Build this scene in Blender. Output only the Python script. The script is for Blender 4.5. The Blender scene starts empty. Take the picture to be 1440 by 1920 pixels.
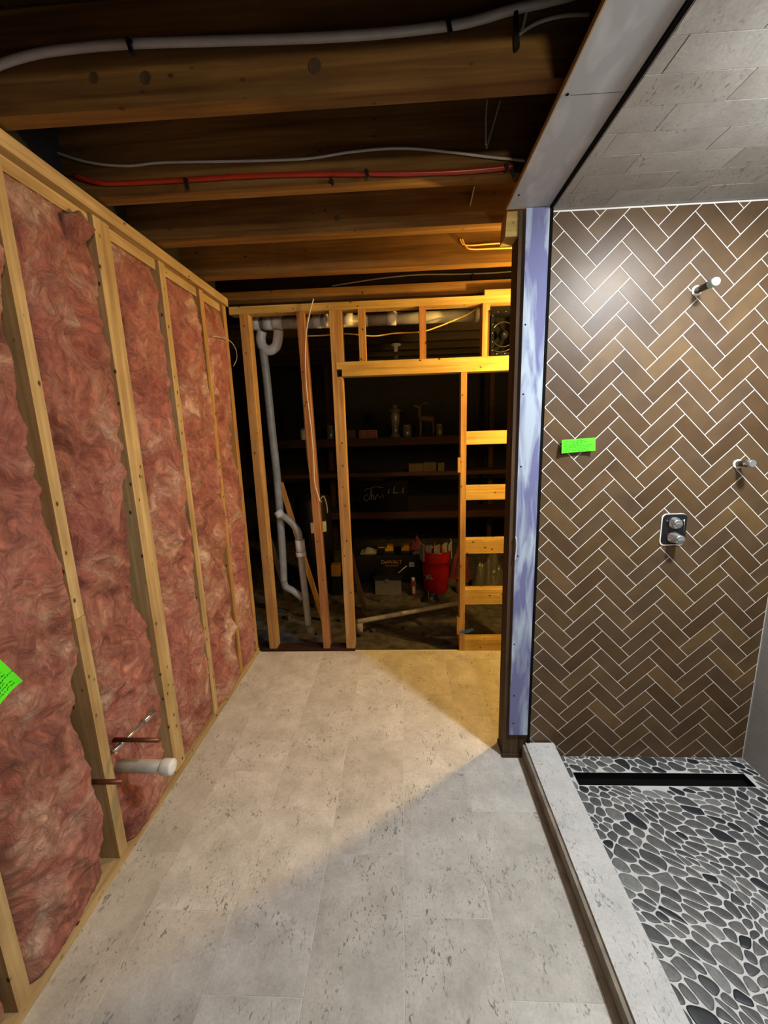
import bpy, bmesh, math, random
from math import sin, cos, pi, sqrt
from mathutils import Vector, Matrix, noise

S = bpy.context.scene
C = S.collection
rnd = random.Random(7)

# ---------------------------------------------------------------- camera
F, YAW, PITCH, ROLL, CAMZ = 770.46, 0.0486655, -0.1958168, 0.0304442, 1.62
Rz = Matrix(((cos(YAW), -sin(YAW), 0), (sin(YAW), cos(YAW), 0), (0, 0, 1)))
Rx = Matrix(((1, 0, 0), (0, cos(PITCH), -sin(PITCH)), (0, sin(PITCH), cos(PITCH))))
Ry = Matrix(((cos(ROLL), 0, sin(ROLL)), (0, 1, 0), (-sin(ROLL), 0, cos(ROLL))))
RM = Rz @ Rx @ Ry                       # columns: right, forward, up
cam_data = bpy.data.cameras.new('camera')
cam = bpy.data.objects.new('camera', cam_data)
C.objects.link(cam)
right, fwd, up = RM.col[0], RM.col[1], RM.col[2]
mw = Matrix.Identity(4)
for i in range(3):
    mw[i][0] = right[i]; mw[i][1] = up[i]; mw[i][2] = -fwd[i]
mw[2][3] = CAMZ
cam.matrix_world = mw
cam_data.sensor_fit = 'VERTICAL'
cam_data.sensor_height = 36.0
cam_data.lens = F * 36.0 / 1920.0
cam_data.clip_start = 0.02
S.camera = cam

def at(px, py, ax, val):
    """world point seen at a photo position, on the plane axis=val"""
    v = RM @ Vector(((px - 720) / F, 1, -(py - 960) / F))
    c = Vector((0, 0, CAMZ))
    return c + v * ((val - c[ax]) / v[ax])

# ---------------------------------------------------------------- world, exposure, lights
w = bpy.data.worlds.new('world'); S.world = w; w.use_nodes = True
bg = w.node_tree.nodes['Background']
bg.inputs[0].default_value = (0.9, 0.85, 0.8, 1); bg.inputs[1].default_value = 0.003
S.view_settings.view_transform = 'Standard'
S.view_settings.look = 'None'
S.view_settings.exposure = -0.25
S.view_settings.gamma = 1.0
S.view_settings.use_curve_mapping = False

def lamp(name, loc, power, col, rad):
    d = bpy.data.lights.new(name, 'POINT'); d.energy = power; d.color = col; d.shadow_soft_size = rad
    o = bpy.data.objects.new(name, d); C.objects.link(o); o.location = loc
    return o
LA = (1.15, 0.98, 2.33)     # white light under the shower ceiling
LB = (1.08, 2.36, 2.10)     # yellow bulb in the closet behind the tiled wall
LC = (0.50, -0.36, 2.17)    # warm lamp behind the photographer
lamp('shower_light_glow', LA, 26, (0.93, 0.97, 1.0), 0.07)
dl = bpy.data.lights.new('shower_light_disc', 'AREA'); dl.shape = 'DISK'; dl.size = 0.15; dl.energy = 46; dl.color = (0.93, 0.97, 1.0)
do = bpy.data.objects.new('shower_light_disc', dl); C.objects.link(do); do.location = (LA[0], LA[1], 2.405)
lamp('closet_bulb_glow', LB, 125, (1.0, 0.58, 0.14), 0.035)
lamp('entry_lamp_glow', LC, 42, (1.0, 0.86, 0.68), 0.04)

# ---------------------------------------------------------------- materials
def mat(name):
    m = bpy.data.materials.new(name); m.use_nodes = True
    nt = m.node_tree; b = nt.nodes['Principled BSDF']
    return m, nt, b
def N(nt, t, **kw):
    n = nt.nodes.new(t)
    for k, v in kw.items(): setattr(n, k, v)
    return n
def plain(name, col, rough=0.6, metal=0.0, emit=None, es=1.0, spec=0.5, var=0.06, bump=0.0, trans=0.0):
    m, nt, b = mat(name)
    b.inputs['Roughness'].default_value = rough
    b.inputs['Metallic'].default_value = metal
    b.inputs['Specular IOR Level'].default_value = spec
    b.inputs['Transmission Weight'].default_value = trans
    tc = N(nt, 'ShaderNodeTexCoord'); no = N(nt, 'ShaderNodeTexNoise')
    no.inputs['Scale'].default_value = 14; no.inputs['Detail'].default_value = 5
    nt.links.new(tc.outputs['Object'], no.inputs['Vector'])
    r = N(nt, 'ShaderNodeValToRGB')
    r.color_ramp.elements[0].position = 0.3; r.color_ramp.elements[1].position = 0.7
    r.color_ramp.elements[0].color = tuple(max(0, c * (1 - var * 2)) for c in col) + (1,)
    r.color_ramp.elements[1].color = tuple(min(1, c * (1 + var)) for c in col) + (1,)
    nt.links.new(no.outputs[0], r.inputs[0]); nt.links.new(r.outputs[0], b.inputs['Base Color'])
    if bump:
        bp = N(nt, 'ShaderNodeBump'); bp.inputs['Strength'].default_value = bump; bp.inputs['Distance'].default_value = 0.004
        nt.links.new(no.outputs[0], bp.inputs['Height']); nt.links.new(bp.outputs[0], b.inputs['Normal'])
    if emit:
        b.inputs['Emission Color'].default_value = emit + (1,); b.inputs['Emission Strength'].default_value = es
    return m

def ramp(nt, src, stops):
    r = N(nt, 'ShaderNodeValToRGB')
    e = r.color_ramp.elements
    while len(e) < len(stops): e.new(0.5)
    for el, (p, c) in zip(e, stops):
        el.position = p; el.color = (c if len(c) == 4 else tuple(c) + (1,))
    nt.links.new(src, r.inputs[0]); return r
def mix(nt, fac, a, b, mode='MIX'):
    m = N(nt, 'ShaderNodeMix', data_type='RGBA', blend_type=mode)
    for s, v in ((0, fac), (6, a), (7, b)):
        if isinstance(v, (int, float)): m.inputs[s].default_value = v
        elif isinstance(v, tuple): m.inputs[s].default_value = v + (1,) if len(v) == 3 else v
        else: nt.links.new(v, m.inputs[s])
    return m.outputs[2]
def math_(nt, op, a, b=None):
    m = N(nt, 'ShaderNodeMath', operation=op)
    for i, v in enumerate((a, b)):
        if v is None: continue
        if isinstance(v, (int, float)): m.inputs[i].default_value = v
        else: nt.links.new(v, m.inputs[i])
    return m.outputs[0]
def coords(nt, scale, rand=True):
    tc = N(nt, 'ShaderNodeTexCoord'); mp = N(nt, 'ShaderNodeMapping')
    mp.inputs['Scale'].default_value = scale
    nt.links.new(tc.outputs['Object'], mp.inputs['Vector'])
    if rand:
        oi = N(nt, 'ShaderNodeObjectInfo')
        mu = N(nt, 'ShaderNodeMath', operation='MULTIPLY'); mu.inputs[1].default_value = 57.0
        nt.links.new(oi.outputs['Random'], mu.inputs[0])
        cb = N(nt, 'ShaderNodeCombineXYZ')
        for i in range(3): nt.links.new(mu.outputs[0], cb.inputs[i])
        nt.links.new(cb.outputs[0], mp.inputs['Location'])
    return mp.outputs[0]

def wood(name, axis, light, dark, knot=(0.06, 0.025, 0.01), dots=0.75, grain=1.0, rough=0.75):
    m, nt, b = mat(name)
    a = 'XYZ'.index(axis)
    sc = [26.0, 26.0, 26.0]; sc[a] = 1.3
    v = coords(nt, sc)
    n1 = N(nt, 'ShaderNodeTexNoise'); n1.inputs['Scale'].default_value = 1.0; n1.inputs['Detail'].default_value = 6
    n1.inputs['Distortion'].default_value = 0.8; nt.links.new(v, n1.inputs['Vector'])
    c = ramp(nt, n1.outputs[0], [(0.28, dark), (0.5, tuple((x + y) / 2 for x, y in zip(light, dark))), (0.68, light)]).outputs[0]
    # fine streaks
    sc2 = [90.0] * 3; sc2[a] = 4.0
    v2 = coords(nt, sc2)
    n2 = N(nt, 'ShaderNodeTexNoise'); n2.inputs['Scale'].default_value = 1.0; n2.inputs['Detail'].default_value = 3
    nt.links.new(v2, n2.inputs['Vector'])
    s = ramp(nt, n2.outputs[0], [(0.3, (0.72, 0.70, 0.66)), (0.62, (1, 1, 1))]).outputs[0]
    c = mix(nt, 0.7 * grain, c, s, 'MULTIPLY')
    # blotches
    v3 = coords(nt, [5.0] * 3)
    n3 = N(nt, 'ShaderNodeTexNoise'); n3.inputs['Scale'].default_value = 1.0; n3.inputs['Detail'].default_value = 4
    nt.links.new(v3, n3.inputs['Vector'])
    s3 = ramp(nt, n3.outputs[0], [(0.3, (0.78, 0.74, 0.70)), (0.6, (1.05, 1.04, 1.0))]).outputs[0]
    c = mix(nt, 0.8, c, s3, 'MULTIPLY')
    # small knots and fastener holes
    sc4 = [24.0] * 3; sc4[a] = 15.0
    v4 = coords(nt, sc4)
    vo = N(nt, 'ShaderNodeTexVoronoi'); vo.inputs['Scale'].default_value = 1.0
    nt.links.new(v4, vo.inputs['Vector'])
    d = ramp(nt, vo.outputs['Distance'], [(0.08, (1, 1, 1)), (0.17, (0, 0, 0))]).outputs[0]
    sp = N(nt, 'ShaderNodeSeparateColor'); nt.links.new(vo.outputs['Color'], sp.inputs[0])
    g = math_(nt, 'GREATER_THAN', sp.outputs[0], 1 - dots)
    k = math_(nt, 'MULTIPLY', d, g)
    c = mix(nt, k, c, knot)
    nt.links.new(c, b.inputs['Base Color'])
    b.inputs['Roughness'].default_value = rough
    b.inputs['Specular IOR Level'].default_value = 0.25
    bp = N(nt, 'ShaderNodeBump'); bp.inputs['Strength'].default_value = 0.25; bp.inputs['Distance'].default_value = 0.002
    nt.links.new(n2.outputs[0], bp.inputs['Height']); nt.links.new(bp.outputs[0], b.inputs['Normal'])
    return m
PL, PD = (0.53, 0.40, 0.205), (0.36, 0.24, 0.105)
stud_z = wood('pine_stud', 'Z', PL, PD)
plate_y = wood('pine_plate', 'Y', PL, PD)
plate_x = wood('pine_crosspiece', 'X', (0.56, 0.41, 0.14), (0.38, 0.24, 0.065))
stud_b = wood('amber_pine_stud', 'Z', (0.50, 0.31, 0.12), (0.30, 0.16, 0.055))
stud_red = wood('reddish_pine_stud', 'Z', (0.42, 0.20, 0.08), (0.26, 0.11, 0.04))
joist_m = wood('aged_joist', 'X', (0.25, 0.135, 0.036), (0.10, 0.045, 0.011), dots=0.3)
joist_dark = wood('shadowy_joist', 'X', (0.035, 0.022, 0.010), (0.018, 0.011, 0.005), dots=0.1)  # joist wood copy with the storage room's shade painted into its colour
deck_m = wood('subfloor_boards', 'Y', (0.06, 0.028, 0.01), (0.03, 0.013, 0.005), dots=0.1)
dark_wood = wood('grey_brown_wood', 'Z', (0.10, 0.060, 0.033), (0.05, 0.03, 0.017), dots=0.2)
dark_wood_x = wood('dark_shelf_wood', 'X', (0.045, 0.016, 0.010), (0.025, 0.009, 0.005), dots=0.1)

# stone floor tile (per-tile tint)
def stone(name, base, light, tint=0.10, dash=0.8, rough=0.42, scale=1.0, ang=0.4):
    m, nt, b = mat(name)
    g = N(nt, 'ShaderNodeNewGeometry')
    v = coords(nt, [1, 1, 1], False)
    vr = N(nt, 'ShaderNodeVectorMath', operation='ADD'); cb = N(nt, 'ShaderNodeCombineXYZ')
    mm = math_(nt, 'MULTIPLY', g.outputs['Random Per Island'], 31.0)
    nt.links.new(mm, cb.inputs[2]); nt.links.new(v, vr.inputs[0]); nt.links.new(cb.outputs[0], vr.inputs[1])
    vv = vr.outputs[0]
    n1 = N(nt, 'ShaderNodeTexNoise'); n1.inputs['Scale'].default_value = 7 * scale; n1.inputs['Detail'].default_value = 9; n1.inputs['Roughness'].default_value = 0.68
    nt.links.new(vv, n1.inputs['Vector'])
    c = ramp(nt, n1.outputs[0], [(0.3, base), (0.68, light)]).outputs[0]
    n0 = N(nt, 'ShaderNodeTexNoise'); n0.inputs['Scale'].default_value = 120 * scale; n0.inputs['Detail'].default_value = 2
    nt.links.new(vv, n0.inputs['Vector'])
    c = mix(nt, 0.5, c, ramp(nt, n0.outputs[0], [(0.3, (0.82, 0.82, 0.8)), (0.7, (1.08, 1.08, 1.08))]).outputs[0], 'MULTIPLY')
    # dark fossil dashes: ridges of warped, directional noise, gated in patches
    mp = N(nt, 'ShaderNodeMapping'); mp.inputs['Rotation'].default_value = (0, 0, ang); mp.inputs['Scale'].default_value = (80 * scale, 36 * scale, 40 * scale)
    nt.links.new(vv, mp.inputs['Vector'])
    nd = N(nt, 'ShaderNodeTexNoise'); nd.inputs['Scale'].default_value = 1.0; nd.inputs['Detail'].default_value = 2.5; nd.inputs['Distortion'].default_value = 1.6
    nt.links.new(mp.outputs[0], nd.inputs['Vector'])
    d = ramp(nt, nd.outputs[0], [(0.335, (1, 1, 1)), (0.405, (0, 0, 0))]).outputs[0]
    ng = N(nt, 'ShaderNodeTexNoise'); ng.inputs['Scale'].default_value = 6 * scale; ng.inputs['Detail'].default_value = 3
    nt.links.new(vv, ng.inputs['Vector'])
    gg = ramp(nt, ng.outputs[0], [(0.42, (0.12, 0.12, 0.12)), (0.6, (1, 1, 1))]).outputs[0]
    k = math_(nt, 'MULTIPLY', math_(nt, 'MULTIPLY', d, gg), dash)
    c = mix(nt, k, c, tuple(x * 0.26 for x in base))
    t = ramp(nt, g.outputs['Random Per Island'], [(0.0, (1 - tint * 1.6, 1 - tint * 1.9, 1 - tint * 2.3)), (0.5, (1, 1, 1)), (1.0, (1 + tint * 0.4,) * 3)]).outputs[0]
    c = mix(nt, 1.0, c, t, 'MULTIPLY')
    nt.links.new(c, b.inputs['Base Color'])
    rr = ramp(nt, n1.outputs[0], [(0.3, (rough + .12,) * 3), (0.7, (rough,) * 3)]).outputs[0]
    nt.links.new(rr, b.inputs['Roughness'])
    bp = N(nt, 'ShaderNodeBump'); bp.inputs['Strength'].default_value = 0.25; bp.inputs['Distance'].default_value = 0.002
    nt.links.new(n0.outputs[0], bp.inputs['Height']); nt.links.new(bp.outputs[0], b.inputs['Normal'])
    return m
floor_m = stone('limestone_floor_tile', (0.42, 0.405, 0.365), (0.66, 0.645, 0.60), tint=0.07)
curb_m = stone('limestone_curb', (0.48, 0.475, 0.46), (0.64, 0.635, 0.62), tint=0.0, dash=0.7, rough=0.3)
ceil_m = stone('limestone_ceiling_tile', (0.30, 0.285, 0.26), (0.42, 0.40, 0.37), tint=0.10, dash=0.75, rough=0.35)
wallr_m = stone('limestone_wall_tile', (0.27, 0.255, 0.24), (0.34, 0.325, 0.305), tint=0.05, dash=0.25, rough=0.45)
grout_floor = plain('pale_floor_grout', (0.64, 0.62, 0.57), 0.8)
grout_w = plain('white_grout', (0.90, 0.88, 0.84), 0.7)
grout_g = plain('grey_grout', (0.48, 0.465, 0.44), 0.8)

# brown glazed tile
def glazed():
    m, nt, b = mat('brown_glazed_tile')
    g = N(nt, 'ShaderNodeNewGeometry'); v = coords(nt, [1, 1, 1], False)
    n = N(nt, 'ShaderNodeTexNoise'); n.inputs['Scale'].default_value = 11; n.inputs['Detail'].default_value = 4
    nt.links.new(v, n.inputs['Vector'])
    a = ramp(nt, g.outputs['Random Per Island'], [(0.0, (0.075, 0.042, 0.020)), (0.35, (0.100, 0.060, 0.026)), (0.7, (0.090, 0.056, 0.032)), (1.0, (0.135, 0.082, 0.034))]).outputs[0]
    s = ramp(nt, n.outputs[0], [(0.3, (0.78, 0.74, 0.70)), (0.72, (1.25, 1.22, 1.12))]).outputs[0]
    c = mix(nt, 0.85, a, s, 'MULTIPLY')
    nt.links.new(c, b.inputs['Base Color'])
    b.inputs['Roughness'].default_value = 0.43
    b.inputs['Specular IOR Level'].default_value = 0.38
    n2 = N(nt, 'ShaderNodeTexNoise'); n2.inputs['Scale'].default_value = 9; n2.inputs['Detail'].default_value = 1
    nt.links.new(v, n2.inputs['Vector'])
    bp = N(nt, 'ShaderNodeBump'); bp.inputs['Strength'].default_value = 0.15; bp.inputs['Distance'].default_value = 0.006
    nt.links.new(n2.outputs[0], bp.inputs['Height']); nt.links.new(bp.outputs[0], b.inputs['Normal'])
    return m
tile_m = glazed()

def pebble_mat():
    m, nt, b = mat('river_pebble')
    g = N(nt, 'ShaderNodeNewGeometry'); v = coords(nt, [1, 1, 1], False)
    n = N(nt, 'ShaderNodeTexNoise'); n.inputs['Scale'].default_value = 60; n.inputs['Detail'].default_value = 5; n.inputs['Distortion'].default_value = 1.0
    nt.links.new(v, n.inputs['Vector'])
    a = ramp(nt, g.outputs['Random Per Island'], [(0.0, (0.010, 0.012, 0.016)), (0.13, (0.018, 0.021, 0.026)), (0.16, (0.055, 0.058, 0.060)), (0.55, (0.085, 0.085, 0.083)), (0.85, (0.125, 0.123, 0.118)), (1.0, (0.20, 0.205, 0.20))]).outputs[0]
    s = ramp(nt, n.outputs[0], [(0.3, (0.72, 0.72, 0.72)), (0.7, (1.25, 1.25, 1.25))]).outputs[0]
    nt.links.new(mix(nt, 0.9, a, s, 'MULTIPLY'), b.inputs['Base Color'])
    b.inputs['Roughness'].default_value = 0.5
    return m
pebble_m = pebble_mat()

def insulation():
    m, nt, b = mat('pink_fibreglass')
    v = coords(nt, [1, 1, 1])
    wn = N(nt, 'ShaderNodeTexNoise'); wn.inputs['Scale'].default_value = 3.2; wn.inputs['Detail'].default_value = 3
    nt.links.new(v, wn.inputs['Vector'])
    va = N(nt, 'ShaderNodeVectorMath', operation='MULTIPLY_ADD'); va.inputs[1].default_value = (0.5, 0.5, 0.5)
    nt.links.new(wn.outputs['Color'], va.inputs[0]); nt.links.new(v, va.inputs[2])
    n1 = N(nt, 'ShaderNodeTexNoise'); n1.inputs['Scale'].default_value = 5.5; n1.inputs['Detail'].default_value = 8; n1.inputs['Roughness'].default_value = 0.62
    nt.links.new(va.outputs[0], n1.inputs['Vector'])
    c = ramp(nt, n1.outputs[0], [(0.30, (0.17, 0.045, 0.026)), (0.40, (0.30, 0.095, 0.055)), (0.49, (0.46, 0.175, 0.112)), (0.57, (0.53, 0.280, 0.190)), (0.68, (0.76, 0.55, 0.42))]).outputs[0]  # dark reds and pale tones put the relief's shade and highlights into colour
    # cooler pink patches
    n2 = N(nt, 'ShaderNodeTexNoise'); n2.inputs['Scale'].default_value = 2.6; n2.inputs['Detail'].default_value = 3
    nt.links.new(v, n2.inputs['Vector'])
    f = ramp(nt, n2.outputs[0], [(0.40, (0, 0, 0)), (0.62, (1, 1, 1))]).outputs[0]
    c = mix(nt, math_(nt, 'MULTIPLY', f, 0.5), c, (0.50, 0.15, 0.125))
    # fibre streaks, with bump hollows darkened as painted crevice shade
    n3 = N(nt, 'ShaderNodeTexNoise'); n3.inputs['Scale'].default_value = 26; n3.inputs['Detail'].default_value = 9; n3.inputs['Roughness'].default_value = 0.7; n3.inputs['Distortion'].default_value = 1.2
    nt.links.new(va.outputs[0], n3.inputs['Vector'])
    s = ramp(nt, n3.outputs[0], [(0.32, (0.45, 0.38, 0.35)), (0.62, (1.22, 1.22, 1.22))]).outputs[0]
    c = mix(nt, 0.75, c, s, 'MULTIPLY')
    nt.links.new(c, b.inputs['Base Color'])
    b.inputs['Roughness'].default_value = 1.0; b.inputs['Specular IOR Level'].default_value = 0.05
    b.inputs['Sheen Weight'].default_value = 0.15
    bp = N(nt, 'ShaderNodeBump'); bp.inputs['Strength'].default_value = 1.0; bp.inputs['Distance'].default_value = 0.022
    nt.links.new(n3.outputs[0], bp.inputs['Height']); nt.links.new(bp.outputs[0], b.inputs['Normal'])
    return m
pink_m = insulation()

def drywall(name, base, smear, scale, lo, hi, amount=1.0):
    m, nt, b = mat(name); v = coords(nt, scale, False)
    n = N(nt, 'ShaderNodeTexNoise'); n.inputs['Scale'].default_value = 1; n.inputs['Detail'].default_value = 6; n.inputs['Distortion'].default_value = 0.6
    nt.links.new(v, n.inputs['Vector'])
    f = ramp(nt, n.outputs[0], [(lo, (0, 0, 0)), (hi, (1, 1, 1))]).outputs[0]
    nt.links.new(mix(nt, math_(nt, 'MULTIPLY', f, amount), base, smear), b.inputs['Base Color'])
    b.inputs['Roughness'].default_value = 0.8
    return m
purple_m = drywall('purple_drywall', (0.155, 0.165, 0.33), (0.42, 0.50, 0.60), (22, 8, 3.2), 0.45, 0.62)
beam_m = drywall('grey_primed_drywall', (0.40, 0.405, 0.41), (0.54, 0.55, 0.555), (14, 5, 4), 0.50, 0.70)
black_m = plain('black_plastic', (0.008, 0.008, 0.009), 0.4)
blackm2 = plain('matte_black', (0.004, 0.004, 0.004), 0.9, spec=0.1)
white_pvc = plain('white_pvc', (0.72, 0.72, 0.70), 0.35)
grey_pvc = plain('aged_pvc', (0.36, 0.35, 0.31), 0.4, var=0.12)
dusty_pvc = plain('dusty_pvc', (0.34, 0.33, 0.30), 0.6, var=0.2)
copper_m = plain('oxidised_copper', (0.16, 0.055, 0.028), 0.45, 0.6, var=0.2)
bronze_m = plain('dark_brass', (0.10, 0.085, 0.06), 0.4, 0.8, var=0.3)
chrome_m = plain('chrome', (0.62, 0.66, 0.68), 0.22, 0.9)
bluecap_m = plain('pale_blue_cap', (0.55, 0.72, 0.78), 0.35)
cable_w = plain('white_cable_sheath', (0.50, 0.48, 0.44), 0.5)
cable_y = plain('yellow_cable_sheath', (0.75, 0.50, 0.10), 0.5)
pexg = plain('cloudy_plastic_tube', (0.42, 0.40, 0.38), 0.4)
pexr = plain('red_plastic_tube', (0.32, 0.022, 0.008), 0.3)
green_m = plain('fluorescent_green_paper', (0.09, 0.85, 0.006), 0.7, var=0.02)
greenink = plain('dark_green_ink', (0.0, 0.22, 0.02), 0.8)
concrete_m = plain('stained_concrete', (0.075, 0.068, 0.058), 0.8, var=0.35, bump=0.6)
rubble_m = plain('broken_concrete', (0.06, 0.054, 0.045), 0.9, var=0.4, bump=0.8)
dirt_m = plain('dark_earth', (0.03, 0.024, 0.018), 1.0, var=0.3, bump=1.0)
red_m = plain('red_plastic', (0.30, 0.005, 0.006), 0.25)
redcloth = plain('dull_red_cloth', (0.13, 0.02, 0.035), 0.9)
yellow_m = plain('tool_yellow', (0.50, 0.26, 0.008), 0.4)
greyb_m = plain('smoky_bin_plastic', (0.13, 0.13, 0.13), 0.25)
canvas_m = plain('pale_canvas', (0.20, 0.21, 0.175), 0.9, var=0.2)
paper_m = plain('white_paper', (0.60, 0.60, 0.57), 0.8)
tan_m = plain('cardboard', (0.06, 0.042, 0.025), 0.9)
basket_m = plain('pink_plastic', (0.22, 0.06, 0.05), 0.5)
deer_m = plain('brown_carved_wood', (0.06, 0.035, 0.025), 0.7)
glass_m = plain('cloudy_jar', (0.09, 0.09, 0.08), 0.2)
blue_m = plain('blue_masking_tape', (0.03, 0.14, 0.42), 0.7)
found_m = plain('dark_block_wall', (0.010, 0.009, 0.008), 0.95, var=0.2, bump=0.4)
clearbag_m = plain('clear_plastic_film', (0.16, 0.15, 0.14), 0.25, trans=0.5)
adhesive_m = plain('brown_grey_mortar', (0.27, 0.235, 0.185), 0.85, var=0.2, bump=0.3)
lampshell_m = plain('white_lamp_shell', (0.8, 0.8, 0.8), 0.4)

# ---------------------------------------------------------------- mesh helpers
def bx(bm, x0, x1, y0, y1, z0, z1):
    vs = [bm.verts.new((x, y, z)) for x in (x0, x1) for y in (y0, y1) for z in (z0, z1)]
    for f in ((0, 1, 3, 2), (4, 6, 7, 5), (0, 4, 5, 1), (2, 3, 7, 6), (0, 2, 6, 4), (1, 5, 7, 3)):
        bm.faces.new([vs[i] for i in f])
def bar(bm, a, b, wx, wy, upv=Vector((0, 0, 1))):
    """rectangular bar from a to b"""
    a = Vector(a); b = Vector(b); d = (b - a).normalized()
    if abs(d.dot(upv)) > 0.98: upv = Vector((0, 1, 0))
    s = d.cross(upv).normalized() * wx / 2; t = d.cross(s.normalized()).normalized() * wy / 2
    vs = [bm.verts.new(p + i * s + j * t) for p in (a, b) for i, j in ((-1, -1), (1, -1), (1, 1), (-1, 1))]
    for f in ((3, 2, 1, 0), (4, 5, 6, 7), (0, 1, 5, 4), (1, 2, 6, 5), (2, 3, 7, 6), (3, 0, 4, 7)):
        bm.faces.new([vs[i] for i in f])
def smooth_path(pts, n=8):
    P = [Vector(p) for p in pts]
    if len(P) < 3: return P
    out = []
    for i in range(len(P) - 1):
        p0 = P[max(i - 1, 0)]; p1 = P[i]; p2 = P[i + 1]; p3 = P[min(i + 2, len(P) - 1)]
        for k in range(n):
            t = k / n
            out.append(0.5 * ((2 * p1) + (p2 - p0) * t + (2 * p0 - 5 * p1 + 4 * p2 - p3) * t * t + (3 * p1 - p0 - 3 * p2 + p3) * t ** 3))
    out.append(P[-1]); return out
def tube(bm, pts, r, seg=12, smooth=True, n=8, cap=True):
    P = smooth_path(pts, n) if smooth else [Vector(p) for p in pts]
    rings = []; prev = None
    for i, p in enumerate(P):
        d = (P[min(i + 1, len(P) - 1)] - P[max(i - 1, 0)]).normalized()
        if prev is None:
            u = d.orthogonal().normalized()
        else:
            u = (prev - d * prev.dot(d)).normalized()
        prev = u; v = d.cross(u)
        rr = r(i / max(1, len(P) - 1)) if callable(r) else r
        rings.append([bm.verts.new(p + rr * (cos(2 * pi * k / seg) * u + sin(2 * pi * k / seg) * v)) for k in range(seg)])
    for a, b in zip(rings, rings[1:]):
        for k in range(seg):
            f = bm.faces.new((a[k], a[(k + 1) % seg], b[(k + 1) % seg], b[k])); f.smooth = True
    if cap:
        bm.faces.new(rings[0][::-1]); bm.faces.new(rings[-1])
def lathe(bm, prof, c, seg=28, axis='Z'):
    """profile [(r, h)] about an axis through c"""
    rings = []
    for r, h in prof:
        ring = []
        for k in range(seg):
            a = 2 * pi * k / seg
            if axis == 'Z': p = (c[0] + r * cos(a), c[1] + r * sin(a), c[2] + h)
            elif axis == 'Y': p = (c[0] + r * cos(a), c[1] - h, c[2] + r * sin(a))
            else: p = (c[0] + h, c[1] + r * cos(a), c[2] + r * sin(a))
            ring.append(bm.verts.new(p))
        rings.append(ring)
    for a, b in zip(rings, rings[1:]):
        for k in range(seg):
            f = bm.faces.new((a[k], a[(k + 1) % seg], b[(k + 1) % seg], b[k])); f.smooth = True
    bm.faces.new(rings[0][::-1]); bm.faces.new(rings[-1])
def obj(name, bm, m, parent=None, bevel=0.0, origin=None, seg=2):
    if bevel:
        es = [e for e in bm.edges if len(e.link_faces) == 2 and e.calc_face_angle(0) > 0.6]
        bmesh.ops.bevel(bm, geom=es, offset=bevel, segments=seg, affect='EDGES', profile=0.5, clamp_overlap=True)
    bmesh.ops.recalc_face_normals(bm, faces=bm.faces)
    if origin is None and parent is None:
        xs = [v.co.x for v in bm.verts]; ys = [v.co.y for v in bm.verts]; zs = [v.co.z for v in bm.verts]
        origin = Vector(((min(xs) + max(xs)) / 2, (min(ys) + max(ys)) / 2, min(zs)))
    if parent is not None:
        origin = Vector((0, 0, 0)); q = parent
        while q is not None: origin = origin + q.location; q = q.parent
    origin = Vector(origin)
    bmesh.ops.translate(bm, verts=bm.verts, vec=-origin)
    me = bpy.data.meshes.new(name); bm.to_mesh(me); bm.free()
    me.materials.append(m)
    o = bpy.data.objects.new(name, me); C.objects.link(o)
    if parent is not None: o.parent = parent
    else: o.location = origin
    return o
def part(name, bm, m, parent, bevel=0.0, label=None, seg=2):
    o = obj(name, bm, m, parent, bevel, seg=seg)
    if label: o['label'] = label
    return o
def tag(o, label, cat, group=None):
    o['label'] = label; o['category'] = cat
    if group: o['group'] = group
    return o
def struct(name, bm, m, bevel=0.0, label=None):
    o = obj(name, bm, m, None, bevel); o['kind'] = 'structure'
    if label: o['label'] = label
    return o
def thing(name, loc, label, cat, group=None):
    o = bpy.data.objects.new(name, None); C.objects.link(o); o.location = loc; o.empty_display_size = 0.05
    return tag(o, label, cat, group)
def B(): return bmesh.new()
def board(name, m, x0, x1, y0, y1, z0, z1, label, cat='stud', group=None, bevel=0.003):
    bm = B(); bx(bm, x0, x1, y0, y1, z0, z1)
    return tag(obj(name, bm, m, None, bevel), label, cat, group)
def clip(poly, nx, ny, d):
    """keep the part of a 2D polygon with nx*x+ny*y <= d"""
    out = []
    for i in range(len(poly)):
        a = poly[i]; b = poly[(i + 1) % len(poly)]
        da = nx * a[0] + ny * a[1] - d; db = nx * b[0] + ny * b[1] - d
        if da <= 0: out.append(a)
        if (da < 0 < db) or (db < 0 < da):
            t = da / (da - db); out.append((a[0] + (b[0] - a[0]) * t, a[1] + (b[1] - a[1]) * t))
    return out
def clip_rect(poly, x0, x1, y0, y1):
    for n in ((-1, 0, -x0), (1, 0, x1), (0, -1, -y0), (0, 1, y1)):
        if len(poly) < 3: return []
        poly = clip(poly, *n)
    return poly
def area(p):
    return abs(sum(p[i][0] * p[(i + 1) % len(p)][1] - p[(i + 1) % len(p)][0] * p[i][1] for i in range(len(p)))) / 2
def inset(poly, g):
    """inset a convex polygon by g"""
    s = sum(poly[i][0] * poly[(i + 1) % len(poly)][1] - poly[(i + 1) % len(poly)][0] * poly[i][1] for i in range(len(poly)))
    if s < 0: poly = poly[::-1]
    out = list(poly)
    for i in range(len(poly)):
        a = poly[i]; b = poly[(i + 1) % len(poly)]
        L = math.hypot(b[0] - a[0], b[1] - a[1])
        if L < 1e-7: continue
        nx, ny = (b[1] - a[1]) / L, -(b[0] - a[0]) / L
        out = clip(out, nx, ny, nx * a[0] + ny * a[1] - g)
        if len(out) < 3: return []
    return out
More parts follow.
